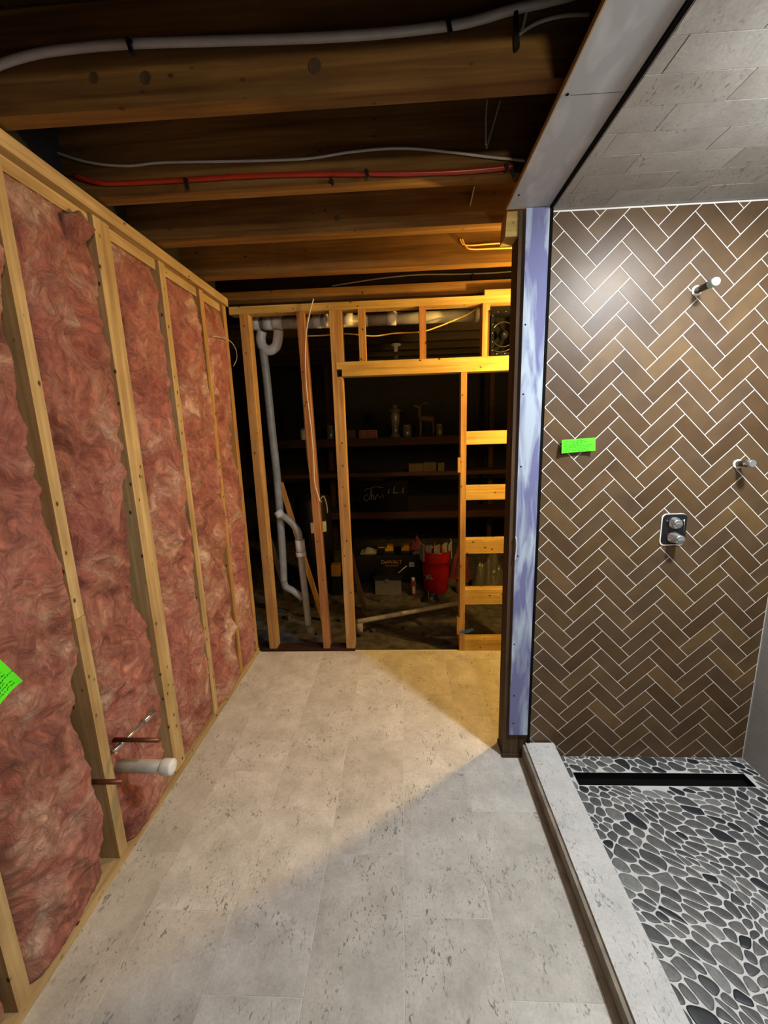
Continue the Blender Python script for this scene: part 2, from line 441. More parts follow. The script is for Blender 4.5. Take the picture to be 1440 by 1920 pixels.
def slab(bm, poly, to3, h0, h1, bev):
    """raised tile with chamfered rim; to3(x,y,h)->3D"""
    top = inset(poly, bev)
    if len(top) < 3 or len(poly) < 3: return
    n = len(poly); s = sum(poly[i][0] * poly[(i + 1) % n][1] - poly[(i + 1) % n][0] * poly[i][1] for i in range(n))
    if s < 0: poly = poly[::-1]
    lo = [bm.verts.new(to3(x, y, h0)) for x, y in poly]
    md = [bm.verts.new(to3(x, y, h1 - bev * 0.6)) for x, y in poly]
    for k in range(n):
        bm.faces.new((lo[k], lo[(k + 1) % n], md[(k + 1) % n], md[k]))
    if len(top) == n:
        # align by nearest start
        j = min(range(n), key=lambda q: (top[q][0] - poly[0][0]) ** 2 + (top[q][1] - poly[0][1]) ** 2)
        top = top[j:] + top[:j]
        tp = [bm.verts.new(to3(x, y, h1)) for x, y in top]
        for k in range(n):
            bm.faces.new((md[k], md[(k + 1) % n], tp[(k + 1) % n], tp[k]))
        bm.faces.new(tp)
    else:
        bm.faces.new(md)
def text_bm(s, size, origin, xdir, ydir, depth=0.001, font=None):
    cu = bpy.data.curves.new('lettering', 'FONT'); cu.body = s; cu.size = size; cu.extrude = depth; cu.align_x = 'CENTER'; cu.align_y = 'CENTER'
    cu.offset = size * 0.02
    o = bpy.data.objects.new('lettering', cu); C.objects.link(o)
    dg = bpy.context.evaluated_depsgraph_get(); me = bpy.data.meshes.new_from_object(o.evaluated_get(dg))
    bm = B(); bm.from_mesh(me)
    C.objects.unlink(o); bpy.data.objects.remove(o); bpy.data.curves.remove(cu); bpy.data.meshes.remove(me)
    xd = Vector(xdir).normalized(); yd = Vector(ydir).normalized(); zd = xd.cross(yd)
    for v in bm.verts:
        v.co = Vector(origin) + xd * v.co.x + yd * v.co.y + zd * v.co.z
    return bm

XL, YB, YT, XR = -1.118, 2.81, 1.80, 1.625      # left wall face, back frame face, tiled wall face, shower right wall
ZC = 2.43
# ================================================================ STRUCTURE
# bathroom floor tiles: staggered 12 x 24 inch limestone
bm = B(); bm.verts
bx(bm, XL - 0.09, 0.60, -1.4, 1.82, -0.03, -0.0012)
bx(bm, XL - 0.09, 1.62, 1.82, YB + 0.02, -0.03, -0.0012)
base = struct('floor', bm, grout_floor, label='pale grout bed under the stone floor tiles')
bm = B()
seams = [-1.118 - 0.09, -0.918, -0.621, -0.324, -0.027, 0.270, 0.567, 0.864, 1.161, 1.458, 1.62]
starts = [1.902, 1.702, 2.089, 1.905, 1.701, 1.499, 2.089, 1.7, 1.9, 1.5]
for i in range(len(seams) - 1):
    y = starts[i] - 0.6 * 6
    while y < YB:
        y0, y1 = max(y, -1.4), min(y + 0.6, YB)
        x1 = seams[i + 1]
        if seams[i] >= 0.5 and y0 < 1.9: y0 = max(y0, 1.9)
        if i == 5 and y0 < 1.8: x1 = 0.56
        if y1 - y0 > 0.02:
            slab(bm, [(seams[i] + .0011, y0 + .0011), (x1 - .0011, y0 + .0011), (x1 - .0011, y1 - .0011), (seams[i] + .0011, y1 - .0011)],
                 lambda x, y_, h: (x, y_, h), -0.006, 0.0, 0.0005)
        y += 0.6
o = obj('floor', bm, floor_m, None, origin=(0, 0, 0)); o['kind'] = 'structure'

# concrete floor of the dark storage room
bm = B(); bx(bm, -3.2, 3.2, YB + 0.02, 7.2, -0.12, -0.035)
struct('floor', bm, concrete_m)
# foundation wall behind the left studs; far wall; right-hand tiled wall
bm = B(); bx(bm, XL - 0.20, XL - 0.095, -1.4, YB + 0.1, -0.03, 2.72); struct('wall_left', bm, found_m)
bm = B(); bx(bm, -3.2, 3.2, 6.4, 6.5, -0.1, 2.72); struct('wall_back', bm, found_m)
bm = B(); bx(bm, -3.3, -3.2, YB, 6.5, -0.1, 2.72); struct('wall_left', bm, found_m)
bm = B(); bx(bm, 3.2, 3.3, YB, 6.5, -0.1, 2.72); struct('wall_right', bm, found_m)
# subfloor above the joists
bm = B()
y = -1.4
while y < 6.5:
    bx(bm, -3.2, 3.2, y + 0.002, y + 0.138, 2.727, 2.75); y += 0.14
bx(bm, -3.2, 3.2, -1.4, 6.5, 2.7505, 2.77)
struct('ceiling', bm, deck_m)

# herringbone tiled wall -----------------------------------------------------
wall_t = B(); bx(wall_t, 0.585, XR, YT + 0.004, YT + 0.10, 0.0, ZC)
hw = struct('wall_shower', wall_t, grout_w, label='white grouted end wall of the shower')
bm = B()
W = 0.0625; LT = 3 * W; g = 0.0017
u0b, v0b = 2.0605, 1.0239
r2 = sqrt(2)
for a in range(-60, 60):
    for bb in range(-30, 30):
        uu = u0b + a * W + bb * 2 * LT; vv = v0b + a * W
        for (ua, ub, va, vb) in ((uu, uu + LT, vv - W, vv), (uu + LT, uu + LT + W, vv - LT, vv)):
            q = [((u - v) / r2, (u + v) / r2) for u, v in ((ua + g, va + g), (ub - g, va + g), (ub - g, vb - g), (ua + g, vb - g))]
            if max(p[0] for p in q) < 0.59 or min(p[0] for p in q) > XR or max(p[1] for p in q) < 0 or min(p[1] for p in q) > ZC: continue
            q = clip_rect(q, 0.597, XR - 0.003, 0.004, ZC - 0.006)
            if len(q) < 3 or area(q) < 0.00008: continue
            slab(bm, q, lambda x, z, h: (x, YT + 0.004 - h, z), 0.0, 0.0014, 0.0008)
hb = obj('herringbone_tiles', bm, tile_m, hw, origin=None)
hb['label'] = 'brown glazed herringbone tiles with white grout'
# right side wall of the shower, grey stone tiles
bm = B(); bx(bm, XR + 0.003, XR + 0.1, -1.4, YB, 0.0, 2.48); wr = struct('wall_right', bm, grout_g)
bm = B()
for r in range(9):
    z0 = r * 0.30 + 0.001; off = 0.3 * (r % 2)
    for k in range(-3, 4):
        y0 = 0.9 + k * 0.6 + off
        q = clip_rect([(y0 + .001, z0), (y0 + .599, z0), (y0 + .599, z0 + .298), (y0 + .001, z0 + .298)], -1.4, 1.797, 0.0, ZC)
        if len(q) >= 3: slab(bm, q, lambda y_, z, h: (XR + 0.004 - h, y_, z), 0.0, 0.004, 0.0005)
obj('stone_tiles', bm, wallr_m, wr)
# tiled ceiling of the shower
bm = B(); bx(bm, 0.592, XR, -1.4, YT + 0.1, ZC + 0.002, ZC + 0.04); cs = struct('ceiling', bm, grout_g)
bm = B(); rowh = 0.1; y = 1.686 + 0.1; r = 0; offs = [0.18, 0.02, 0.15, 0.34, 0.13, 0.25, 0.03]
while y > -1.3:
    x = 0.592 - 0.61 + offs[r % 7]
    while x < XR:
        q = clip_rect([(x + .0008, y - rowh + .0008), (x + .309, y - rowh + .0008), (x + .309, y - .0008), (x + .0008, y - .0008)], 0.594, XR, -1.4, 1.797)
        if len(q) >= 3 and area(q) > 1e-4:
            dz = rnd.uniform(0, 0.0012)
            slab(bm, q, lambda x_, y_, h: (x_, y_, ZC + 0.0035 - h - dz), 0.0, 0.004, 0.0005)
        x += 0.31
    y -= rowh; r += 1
obj('ceiling_tiles', bm, ceil_m, cs)

# pebble shower floor ---------------------------------------------------------
DX0, DX1, DY0, DY1 = 0.776, 1.556, 1.637, 1.707
bm = B()
bx(bm, 0.70, XR, -1.4, DY0, -0.03, 0.001); bx(bm, 0.70, DX0, DY0, DY1, -0.03, 0.001)
bx(bm, DX1, XR, DY0, DY1, -0.03, 0.001); bx(bm, 0.70, XR, DY1, 1.81, -0.03, 0.001)
pf = struct('floor', bm, plain('pale_pebble_grout', (0.58, 0.58, 0.565), 0.8), label='pale grouted shower floor')
def make_pebbles():
    X0, X1, Y0, Y1 = 0.712, XR, 0.35, 1.806; M_ = 0.07
    pr = random.Random(3)
    th = 0.62; st = 1.55                                    # stretch direction (along the photo's pebble grain)
    def tos(x, y):
        th2 = th
        a = x * cos(th2) - y * sin(th2); b = x * sin(th2) + y * cos(th2)
        return a / st, b
    def frs(a, b):
        a *= st
        return a * cos(th) + b * sin(th), -a * sin(th) + b * cos(th)
    def wrp(x, y):
        n1 = noise.noise(Vector((x * 4.2, y * 4.2, 0.5))); n2 = noise.noise(Vector((x * 4.2, y * 4.2, 7.5)))
        return x + 0.05 * n1, y + 0.05 * n2
    R0 = 0.0275
    pts = []; cells = {}
    tries = 0
    while tries < 24000:
        tries += 1
        x = pr.uniform(X0 - M_, X1 + M_); y = pr.uniform(Y0 - M_, Y1 + M_)
        a, b = tos(x, y); rr = R0 * pr.choice((0.72, 0.85, 1.0, 1.0, 1.2, 1.4)) * (1 if tries > 400 else 1.25)
        k = (int(a // 0.05), int(b // 0.05)); ok = True
        for i in range(-2, 3):
            for j in range(-2, 3):
                for q in cells.get((k[0] + i, k[1] + j), ()):
                    if (q[0] - a) ** 2 + (q[1] - b) ** 2 < ((q[2] + rr) * 0.5) ** 2: ok = False
        if ok:
            t = (a, b, rr); pts.append(t); cells.setdefault(k, []).append(t)
    bmp = B()
    for (a, b, rr) in pts:
        poly = [(a + 0.06 * cos(t * pi / 4), b + 0.06 * sin(t * pi / 4)) for t in range(8)]
        k = (int(a // 0.05), int(b // 0.05))
        for i in range(-3, 4):
            for j in range(-3, 4):
                for q in cells.get((k[0] + i, k[1] + j), ()):
                    if q[0] == a and q[1] == b: continue
                    dx, dy = q[0] - a, q[1] - b
                    wd = (dx * q[0] + dy * q[1] + dx * a + dy * b) / 2 + (rr * rr - q[2] * q[2]) * 0.12
                    if len(poly) > 2: poly = clip(poly, dx, dy, wd)
        if len(poly) < 3: continue
        poly = [wrp(*frs(*p)) for p in poly]
        poly = clip_rect(poly, X0, X1, Y0, Y1)
        if len(poly) < 3: continue
        cx = sum(p[0] for p in poly) / len(poly); cy = sum(p[1] for p in poly) / len(poly)
        if DX0 - 0.002 < cx < DX1 + 0.002 and DY0 - 0.002 < cy < DY1 + 0.002: continue
        if DX0 - 0.01 < cx < DX1 + 0.01:
            poly = clip(poly, 0, 1, DY0 - 0.001) if cy < DY0 else clip(poly, 0, -1, -DY1 - 0.001)
        elif DY0 - .02 < cy < DY1 + .02:
            poly = clip(poly, 1, 0, DX0 - 0.001) if cx < DX0 else clip(poly, -1, 0, -DX1 - 0.001)
        poly = inset(poly, pr.uniform(0.0012, 0.0026))
        if len(poly) < 3 or area(poly) < 0.00004: continue
        # Chaikin rounding
        for _ in range(2):
            q = []
            for i in range(len(poly)):
                p, n_ = poly[i], poly[(i + 1) % len(poly)]
                for t in (0.25, 0.75): q.append((p[0] + (n_[0] - p[0]) * t, p[1] + (n_[1] - p[1]) * t))
            poly = q
        cx = sum(p[0] for p in poly) / len(poly); cy = sum(p[1] for p in poly) / len(poly)
        prev = None
        for sc, h in ((1.0, 0.0), (0.985, 0.0016), (0.90, 0.0027), (0.6, 0.0034)):
            ring = [bmp.verts.new((cx + (p[0] - cx) * sc, cy + (p[1] - cy) * sc, h)) for p in poly]
            if prev:
                for i in range(len(ring)):
                    f = bmp.faces.new((prev[i], prev[(i + 1) % len(ring)], ring[(i + 1) % len(ring)], ring[i])); f.smooth = True
            prev = ring
        f = bmp.faces.new(prev); f.smooth = True
    return bmp
pb = obj('pebble_mosaic', make_pebbles(), pebble_m, pf); pb['label'] = 'mosaic of flat grey and black river pebbles'

# ================================================================ LARGE THINGS
# shower curb
t = thing('shower_curb', (0.64, 0.3, 0), 'low limestone shower curb running along the pebble floor from the purple post', 'curb')
bm = B(); bx(bm, 0.562, 0.712, -1.3, 1.792, 0.0, 0.078); part('curb_core', bm, adhesive_m, t, 0.002, 'rough brown-grey unfinished side of the curb')
bm = B(); bx(bm, 0.549, 0.562, -1.3, 1.765, 0.0, 0.020); part('base_strip', bm, adhesive_m, t, 0.002)
bm = B()
bx(bm, 0.576, 0.7135, -1.3, 1.795, 0.0775, 0.088); part('curb_cap', bm, curb_m, t, 0.001, 'pale polished limestone slab on top')
# linear drain
t = thing('linear_drain', ((DX0 + DX1) / 2, (DY0 + DY1) / 2, -0.03), 'long narrow black linear drain set in the pebble floor', 'drain')
bm = B()
bx(bm, DX0, DX1, DY0, DY1, -0.031, -0.028)
part('trough', bm, blackm2, t)
bm = B()
bx(bm, DX0, DX1, DY0, DY0 + 0.003, -0.028, 0.003); bx(bm, DX0, DX1, DY1 - 0.003, DY1, -0.028, 0.003)
bx(bm, DX0, DX0 + 0.003, DY0 + .003, DY1 - .003, -0.028, 0.003); bx(bm, DX1 - 0.003, DX1, DY0 + .003, DY1 - .003, -0.028, 0.003)
part('rim', bm, blackm2, t)

# overhead beam wrapped in grey drywall
t = thing('ceiling_beam', (0.505, 0.3, 2.44), 'grey primed drywall beam running overhead from the purple post toward the camera', 'beam')
bm = B(); bx(bm, 0.422, 0.581, -1.3, 1.80, 2.440, 2.453); part('drywall_face', bm, beam_m, t, 0.002)
bm = B(); bx(bm, 0.418, 0.4215, -1.3, 1.80, 2.438, 2.453); part('edge_board', bm, plate_y, t, 0.0, 'thin brown wooden edge')
bm = B(); bx(bm, 0.485, 0.581, -1.3, 1.80, 2.4535, 2.4895); part('framing', bm, plate_y, t)
for x, y in ((0.436, 1.245), (0.44, 1.70), (0.437, 0.92)):
    bm = B(); lathe(bm, [(0.004, 0.0), (0.004, 0.0015)], (x, y, 2.4385), 12); part('drywall_screw', bm, blackm2, t)
bm = B(); bx(bm, 0.445, 0.575, 1.2485, 1.2495, 2.4395, 2.4405); part('joint_line', bm, dark_wood, t)
bm = B(); bx(bm, 0.5815, 0.5925, -1.3, 1.80, 2.432, 2.47); o = struct('dark_gap_strip', bm, blackm2)  # black strip stands in for the dark gap beside the shower ceiling
bm = B(); bx(bm, 0.5835, 0.5955, 1.789, 1.797, 0.09, 2.436); o = struct('trim_2', bm, blackm2)

# post at the end of the tiled wall
t = thing('wall_end_post', (0.53, 1.85, 0), 'wooden wall end post faced with purple drywall beside the herringbone tiles', 'post')
bm = B(); bx(bm, 0.470, 0.5835, 1.803, 1.90, 0.02, 2.437); part('wood_studs', bm, dark_wood, t, 0.002, 'brown wooden side of the post')
bm = B(); bx(bm, 0.494, 0.583, 1.790, 1.8025, 0.135, 2.438); part('drywall_strip', bm, purple_m, t, 0.001, 'purple drywall strip smeared with white joint compound')
bm = B(); bx(bm, 0.466, 0.583, 1.795, 1.905, 0.0, 0.0195); part('base_plate', bm, dark_wood, t, 0.002)
bm = B()
bx(bm, 0.545, 0.549, 1.799, 1.8028, 0.02, 0.13); bx(bm, 0.545, 0.58, 1.799, 1.8028, 0.105, 0.109); bx(bm, 0.576, 0.58, 1.799, 1.8028, 0.02, 0.13)
part('end_bracket', bm, bronze_m, t, 0)
for z in (2.02, 1.75, 1.45, 1.05, 0.62, 0.35, 0.2):
    x = 0.507 + rnd.uniform(-.004, .006)
    bm = B(); lathe(bm, [(0.0038, 0.0), (0.0034, 0.0006)], (x, 1.7898, z), 10, 'Y')
    part('drywall_screw', bm, blackm2, t)
bm = B(); lab = at(968, 975, 1, 1.79)
tube(bm, [(0.494, 1.789, 1.03), (0.499, 1.788, 1.10), (0.4945, 1.789, 1.14)], 0.0035, 8); part('compound_drip', bm, paper_m, t)
# wooden piece behind the beam end
bm = B()
pts = [(0.435, 2.439), (0.468, 2.439), (0.468, 2.345), (0.462, 2.345)]
va = [bm.verts.new((x, 1.81, z)) for x, z in [(0.425, 2.438), (0.4695, 2.438), (0.4695, 2.35), (0.420, 2.35)]]
vb = [bm.verts.new((v.co.x, 1.90, v.co.z)) for v in va]
bm.faces.new(va[::-1]); bm.faces.new(vb)
for i in range(4): bm.faces.new((va[i], va[(i + 1) % 4], vb[(i + 1) % 4], vb[i]))
tag(obj('corner_block', bm, plate_x, None, 0.002), 'small orange wood block under the beam end beside the purple post', 'block')

# ---------------------------------------------------------------- left stud wall
def studs():
    G = None
    L = [(0.690, 0.728, 'edge of a pale stud at the extreme lower left, nearest the camera'),
         (0.818, 0.860, 'pale pine wall stud at the lower left, nearest of the full studs in view'),
         (1.245, 1.290, 'pine wall stud with the capped white drain pipe emerging beside it'),
         (1.643, 1.730, 'wide doubled pine wall stud just beyond the capped drain pipe'),
         (2.060, 2.108, 'narrow pine wall stud next after the wide doubled stud on the insulated wall'),
         (2.450, 2.498, 'narrow pine wall stud next to the last batt before the corner'),
         (2.755, 2.806, 'amber corner stud ending the insulated wall against the open frame')]
    for i, (y0, y1, l) in enumerate(L):
        xb = XL - 0.088
        if i in (2,):
            t = thing('wall_stud', (XL - 0.044, (y0 + y1) / 2, 0.035), l, 'stud')
            bm = B(); bx(bm, xb, XL, y0, y1, 0.036, 1.02); part('lower_length', bm, stud_z, t, 0.003)
            bm = B(); bx(bm, xb + .004, XL - .001, y0 + .001, y1 - 0.001, 1.022, 2.43); part('upper_length', bm, stud_z, t, 0.003)
        else:
            board('wall_stud', stud_z if i < 5 else stud_b, xb, XL, y0, y1, 0.036, 2.43, l, 'stud')
studs()
board('top_plate', plate_y, XL - 0.07, XL + 0.018, -1.3, YB + 0.0, 2.4315, 2.478, 'long pine top plate capping the insulated stud wall under the joists', 'plate')
# shorter blocking pieces under the plate between studs
for y0, y1, l in ((0.862, 1.243, 'second plate length under the top plate in the bay nearest the camera'),
                  (1.292, 1.641, 'second plate length under the top plate above the wire-free wide batt with folded corner'),
                  (1.732, 2.058, 'second plate length under the top plate just beyond the wide doubled stud'),
                  (2.110, 2.448, 'second plate length under the top plate in the second bay from the corner'),
                  (2.500, 2.753, 'second plate length under the top plate in the corner bay')):
    board('plate_filler', plate_y, XL - 0.088, XL - 0.016, y0, y1, 2.388, 2.431, l, 'plate')
board('sole_plate', plate_y, XL - 0.088, XL + 0.004, -1.3, YB, 0.001, 0.0355, 'long pine sole plate along the floor under the pink insulation', 'plate')

# ---------------------------------------------------------------- insulation batts
def batt(y0, y1, z0, z1, seed, bulge, gap, label, gapfn=None, base=-0.016):
    ny = max(10, int((y1 - y0) / 0.0065)); nz = int((z1 - z0) / 0.0065)
    o3 = Vector((seed * 7.3, seed * 3.1, seed * 1.7))
    grid = []
    bm = B()
    for j in range(nz + 1):
        z = z0 + (z1 - z0) * j / nz; row = []
        ge = gap * max(0, 0.35 + 1.3 * noise.noise(Vector((z * 1.7, seed * 5.0, 0.3))) + 0.25 * noise.noise(Vector((z * 8, seed, 4))) - 0.1)
        if gapfn: ge *= gapfn(z)
        ye = y1 - 0.002 - ge
        ys = y0 + 0.002 + 0.12 * gap * max(0, noise.noise(Vector((z * 5, seed, 9))))
        for i in range(ny + 1):
            u = i / ny; y = ys + (ye - ys) * u
            p = Vector((y, z, 0)) + o3
            wv = Vector((noise.noise(p * 3.0), noise.noise(p * 3.0 + Vector((9, 4, 2))), 0)) * 0.16
            q = p + wv
            big = noise.noise(Vector((q.x * 3.0, q.y * 2.2, 1.0)))
            med = noise.fractal(q * 9, 1.0, 2.1, 4)
            ridge = -abs(noise.noise(Vector((q.x * 6, q.y * 6.5, 5.0))))      # creases
            fine = noise.fractal(q * 42, 0.9, 2.0, 3)
            prof = 1 - abs(2 * u - 1) ** 8
            tprof = 1 - abs(2 * j / nz - 1) ** 24
            d = base + bulge * (0.55 + 0.8 * big) * (0.25 + 0.75 * prof) + (0.020 * med + 0.055 * (ridge + 0.13)) * prof * tprof + 0.006 * fine
            edge = (0.35 + 1.3 * max(0, noise.noise(Vector((z * 2.6, seed * 3.3, 8.0))))) if u > 0.5 else 0.25
            d -= 0.040 * (1 - prof) ** 1.5 * edge + 0.02 * (1 - tprof)
            row.append(bm.verts.new((max(XL + d, XL - 0.084), y, z)))
        grid.append(row)
    for j in range(nz):
        for i in range(ny):
            f = bm.faces.new((grid[j][i], grid[j][i + 1], grid[j + 1][i + 1], grid[j + 1][i])); f.smooth = True
    # back rim
    ring = grid[0] + [r[-1] for r in grid[1:]] + grid[-1][-2::-1] + [r[0] for r in grid[-2:0:-1]]
    back = [bm.verts.new((XL - 0.087, v.co.y, v.co.z)) for v in ring]
    n = len(ring)
    for k in range(n):
        f = bm.faces.new((ring[k], back[k], back[(k + 1) % n], ring[(k + 1) % n]))
    bm.faces.new(back)
    return tag(obj('insulation_batt', bm, pink_m), label, 'insulation')
batt(0.730, 0.816, 0.04, 2.38, 1, 0.02, 0.01, 'sliver of pink insulation at the lower left edge in front of the nearest full stud')
batt(0.862, 1.244, 0.04, 2.386, 2, 0.065, 0.085, 'bulging torn pink insulation batt carrying the green paper note at the left edge', lambda z: 1.2 if z < 1.25 else 0.9, base=-0.022)
batt(1.292, 1.642, 0.04, 2.386, 3, 0.055, 0.075, 'wide pink insulation batt with a folded corner flap, behind the capped drain pipe', lambda z: 0.2 if z > 2.1 else 1.0, base=-0.022)
batt(1.732, 2.058, 0.04, 2.386, 4, 0.048, 0.03, 'pink insulation batt just beyond the wide doubled stud')
batt(2.110, 2.448, 0.04, 2.386, 5, 0.05, 0.03, 'pink insulation batt in the second bay from the corner')
batt(2.500, 2.753, 0.04, 2.386, 6, 0.04, 0.02, 'narrow pink insulation batt in the corner bay crossed by a thin white wire')
# folded flap of fibre over the wide stud
bm = B()
P0 = at(118, 400, 0, XL - .002); P1 = at(150, 395, 0, XL + .012); P2 = at(181, 432, 0, XL + .03); P3 = at(140, 475, 0, XL + .01); P4 = at(122, 470, 0, XL - .005)
cn = [P0, P1, P2, P3, P4]; ctr = sum(cn, Vector()) / 5
rings = []
for s in (1.0, 0.85, 0.55, 0.2):
    ring = []
    for k in range(40):
        a = k / 40 * 5; i = int(a); f_ = a - i
        p = cn[i].lerp(cn[(i + 1) % 5], f_); p = ctr.lerp(p, s)
        p = p + Vector((0.022 * (1 - s ** 3) + 0.006 * noise.noise(p * 30), 0.004 * noise.noise(p * 40 + Vector((3, 3, 3))), 0.005 * noise.noise(p * 37)))
        ring.append(bm.verts.new(p))
    rings.append(ring)
for a, b_ in zip(rings, rings[1:]):
    for k in range(40):
        f = bm.faces.new((a[k], a[(k + 1) % 40], b_[(k + 1) % 40], b_[k])); f.smooth = True
bm.faces.new(rings[-1])
bk = [bm.verts.new(v.co + Vector((-0.008, 0, 0))) for v in rings[0]]
for k in range(40): bm.faces.new((rings[0][k], bk[k], bk[(k + 1) % 40], rings[0][(k + 1) % 40]))
bm.faces.new(bk)
for o in C.objects:
    if o.get('label', '').startswith('wide pink insulation batt'): wideb = o
fl = obj('folded_flap', bm, pink_m, wideb)

# ---------------------------------------------------------------- back frame
FD = 0.088
y0, y1 = YB + 0.002, YB + FD
ZT = 2.385
board('top_plate', plate_x, -1.10, 1.6, y0, y1, ZT, 2.430, 'long pine top plate across the open back frame', 'plate')
board('frame_stud', stud_b, -1.035, -0.980, y0, y1, 0.024, ZT - .001, 'pine stud in the open frame nearest the insulated wall', 'stud')
bm = B(); bar(bm, (-0.640, YB + .045, ZT - 0.002), (-0.600, YB + .045, 0.024), 0.046, 0.086, Vector((0, 1, 0)))
tag(obj('frame_stud', bm, stud_red, None, 0.003), 'reddish slightly leaning stud with a cable stapled beside it', 'stud')
board('frame_stud', stud_b, -0.450, -0.421, y0, y1, 0.024, ZT - .001, 'left one of the doubled studs beside the rough doorway', 'stud')
board('trimmer_stud', stud_b, -0.4205, -0.385, y0, y1, 0.024, 1.975, 'inner trimmer stud at the left side of the rough doorway', 'stud')
board('king_stud', stud_b, -0.4205, -0.372, y0, y1, 2.068, ZT - .001, 'short stud standing on the header above the doubled doorway studs', 'stud')
board('header_board', plate_x, -0.4204, 1.6, y0 - .002, y1, 2.022, 2.067, 'upper board of the header over the rough doorway', 'header')
board('header_board', plate_x, -0.385, 1.6, y0 - .004, y1, 1.977, 2.0215, 'lower board of the header over the rough doorway', 'header')
for px, l, wd, m_ in ((679, 'pale short cripple stud above the doorway, left of centre', 0.042, stud_b), (793, 'reddish short cripple stud above the middle of the doorway', 0.042, stud_red), (911, 'yellow-lit short cripple stud beside the black fan housing', 0.045, stud_b)):
    x = at(px, 640, 1, YB).x
    board('cripple_stud', m_, x - wd / 2, x + wd / 2, y0, y1, 2.068, ZT - .001, l, 'stud')
board('jamb_stud', stud_b, 0.392, 0.430, y0, y1, 0.0, 1.976, 'narrow yellow-lit stud at the right side of the rough doorway', 'stud')
board('top_plate_splice', plate_x, 0.535, 1.6, y0 + .001, y1, 2.4305, 2.462, 'short yellow-lit board lying on the back top plate near the fan', 'plate')
for (p0, p1), l in (((807, 832), 'topmost of the four yellow crosspieces beside the post'), ((911, 937), 'second crosspiece down in the row beside the post'),
                   ((1012, 1038), 'third crosspiece down in the row beside the post'), ((1107, 1134), 'lowest of the four crosspieces beside the post')):
    za = at(940, p0, 1, YB).z; zb = at(940, p1, 1, YB).z
    board('crosspiece', plate_x, 0.4305, 0.80, y0 + .01, y1, zb, za, l, 'crosspiece')
board('frame_stud', stud_b, 0.80, 0.84, y0, y1, 0.086, 1.976, 'frame stud hidden behind the purple post at the end of the crosspieces', 'stud')
board('sole_plate', plate_x, 0.4305, 1.6, y0, y1, 0.0, 0.085, 'amber sole plate between the doorway and the purple post', 'plate')
board('sole_plate', dark_wood_x, -1.10, -0.385, y0, y1, 0.0, 0.023, 'dark thin sole plate at the left of the rough doorway', 'plate')
# little blocks on the doorway stud
for px, py0, py1, l in ((862, 858, 886, 'small wood shim nailed halfway up the right doorway stud'), (861, 1158, 1190, 'small wood shim near the foot of the right doorway stud')):
    a = at(px, py0, 1, YB); b = at(px, py1, 1, YB)
    board('shim_block', stud_b, 0.374, 0.3915, y0, y0 + .04, b.z, a.z, l, 'shim', bevel=0.002)
bm = B()
c = at(875, 1184, 1, YB - .004)
tape = [(-0.055, -0.012), (-0.02, -0.018), (0.02, -0.004), (0.055, 0.014), (0.04, 0.028), (0.0, 0.014), (-0.045, 0.004)]
f0 = [bm.verts.new((c.x + x, YB - .004 - 0.006 * sin(x * 60), c.z + z)) for x, z in tape]; f1 = [bm.verts.new(v.co + Vector((0, 0.001, 0))) for v in f0]
bm.faces.new(f0); bm.faces.new(f1[::-1])
for i in range(7): bm.faces.new((f0[i], f0[(i + 1) % 7], f1[(i + 1) % 7], f1[i]))
tag(obj('tape_scrap', bm, blue_m), 'torn blue masking tape scrap stuck low on the right doorway stud', 'tape')

# ---------------------------------------------------------------- joists
JB = 2.490
def jknot(parent, x, z, yf, rr):
    bm = B(); lathe(bm, [(rr, 0.0), (rr * .9, 0.0008)], (x, yf, z), 16, 'Y'); part('knot', bm, dark_wood, parent, label='dark round knot')
for ya, yb, l in ((-0.35, -0.30, 'aged floor joist overhead behind the camera'), (0.055, 0.105, 'aged floor joist directly above the camera'),
                  (0.46, 0.51, 'aged floor joist overhead just in front of the camera'), (0.86, 0.91, 'aged floor joist overhead at the top of the photo'),
                  (1.265, 1.315, 'nearest wide floor joist in view, with the cloudy tube strapped to it'),
                  (1.660, 1.718, 'floor joist carrying the red plastic tube'),
                  (2.018, 2.090, 'plain floor joist between the red tube joist and the orange-lit joist'),
                  (2.460, 2.528, 'orange-lit floor joist nearest the back frame')):
    jo = board('floor_joist', joist_m, -1.6, 1.7, ya, yb, JB, 2.7265, l, 'joist', bevel=0.004)
    if l.startswith('nearest'):
        for px, py, rr in ((176, 146, .014), (273, 146, .016), (590, 124, .018)):
            c_ = at(px, py, 1, ya); jknot(jo, c_.x, c_.z, ya, rr)
    if l.startswith('plain'):
        c_ = at(632, 409, 1, ya); jknot(jo, c_.x, c_.z, ya, .012)
        c_ = at(318, 430, 1, ya); jknot(jo, c_.x, c_.z, ya, .006)
bm = B()
zc_ = at(700, 556, 1, 2.93).z
bx(bm, -1.6, 1.7, 2.90, 2.955, 2.47, 2.545)
tag(obj('ledger_beam', bm, joist_m, None, 0.014, seg=3), 'rounded amber timber lying just above the back top plate', 'beam')
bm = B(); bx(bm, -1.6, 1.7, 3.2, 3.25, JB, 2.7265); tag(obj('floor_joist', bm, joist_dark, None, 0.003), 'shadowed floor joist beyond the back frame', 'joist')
for yy, o_ in zip((3.6, 4.0, 4.4, 4.8, 5.2, 5.6), ('second', 'third', 'fourth', 'fifth', 'sixth', 'farthest')):
    board('floor_joist', joist_dark, -3.1, 3.1, yy, yy + .05, JB, 2.7265, o_ + ' dark floor joist beyond the back frame, over the storage room', 'joist', 'joists over the dark storage room')

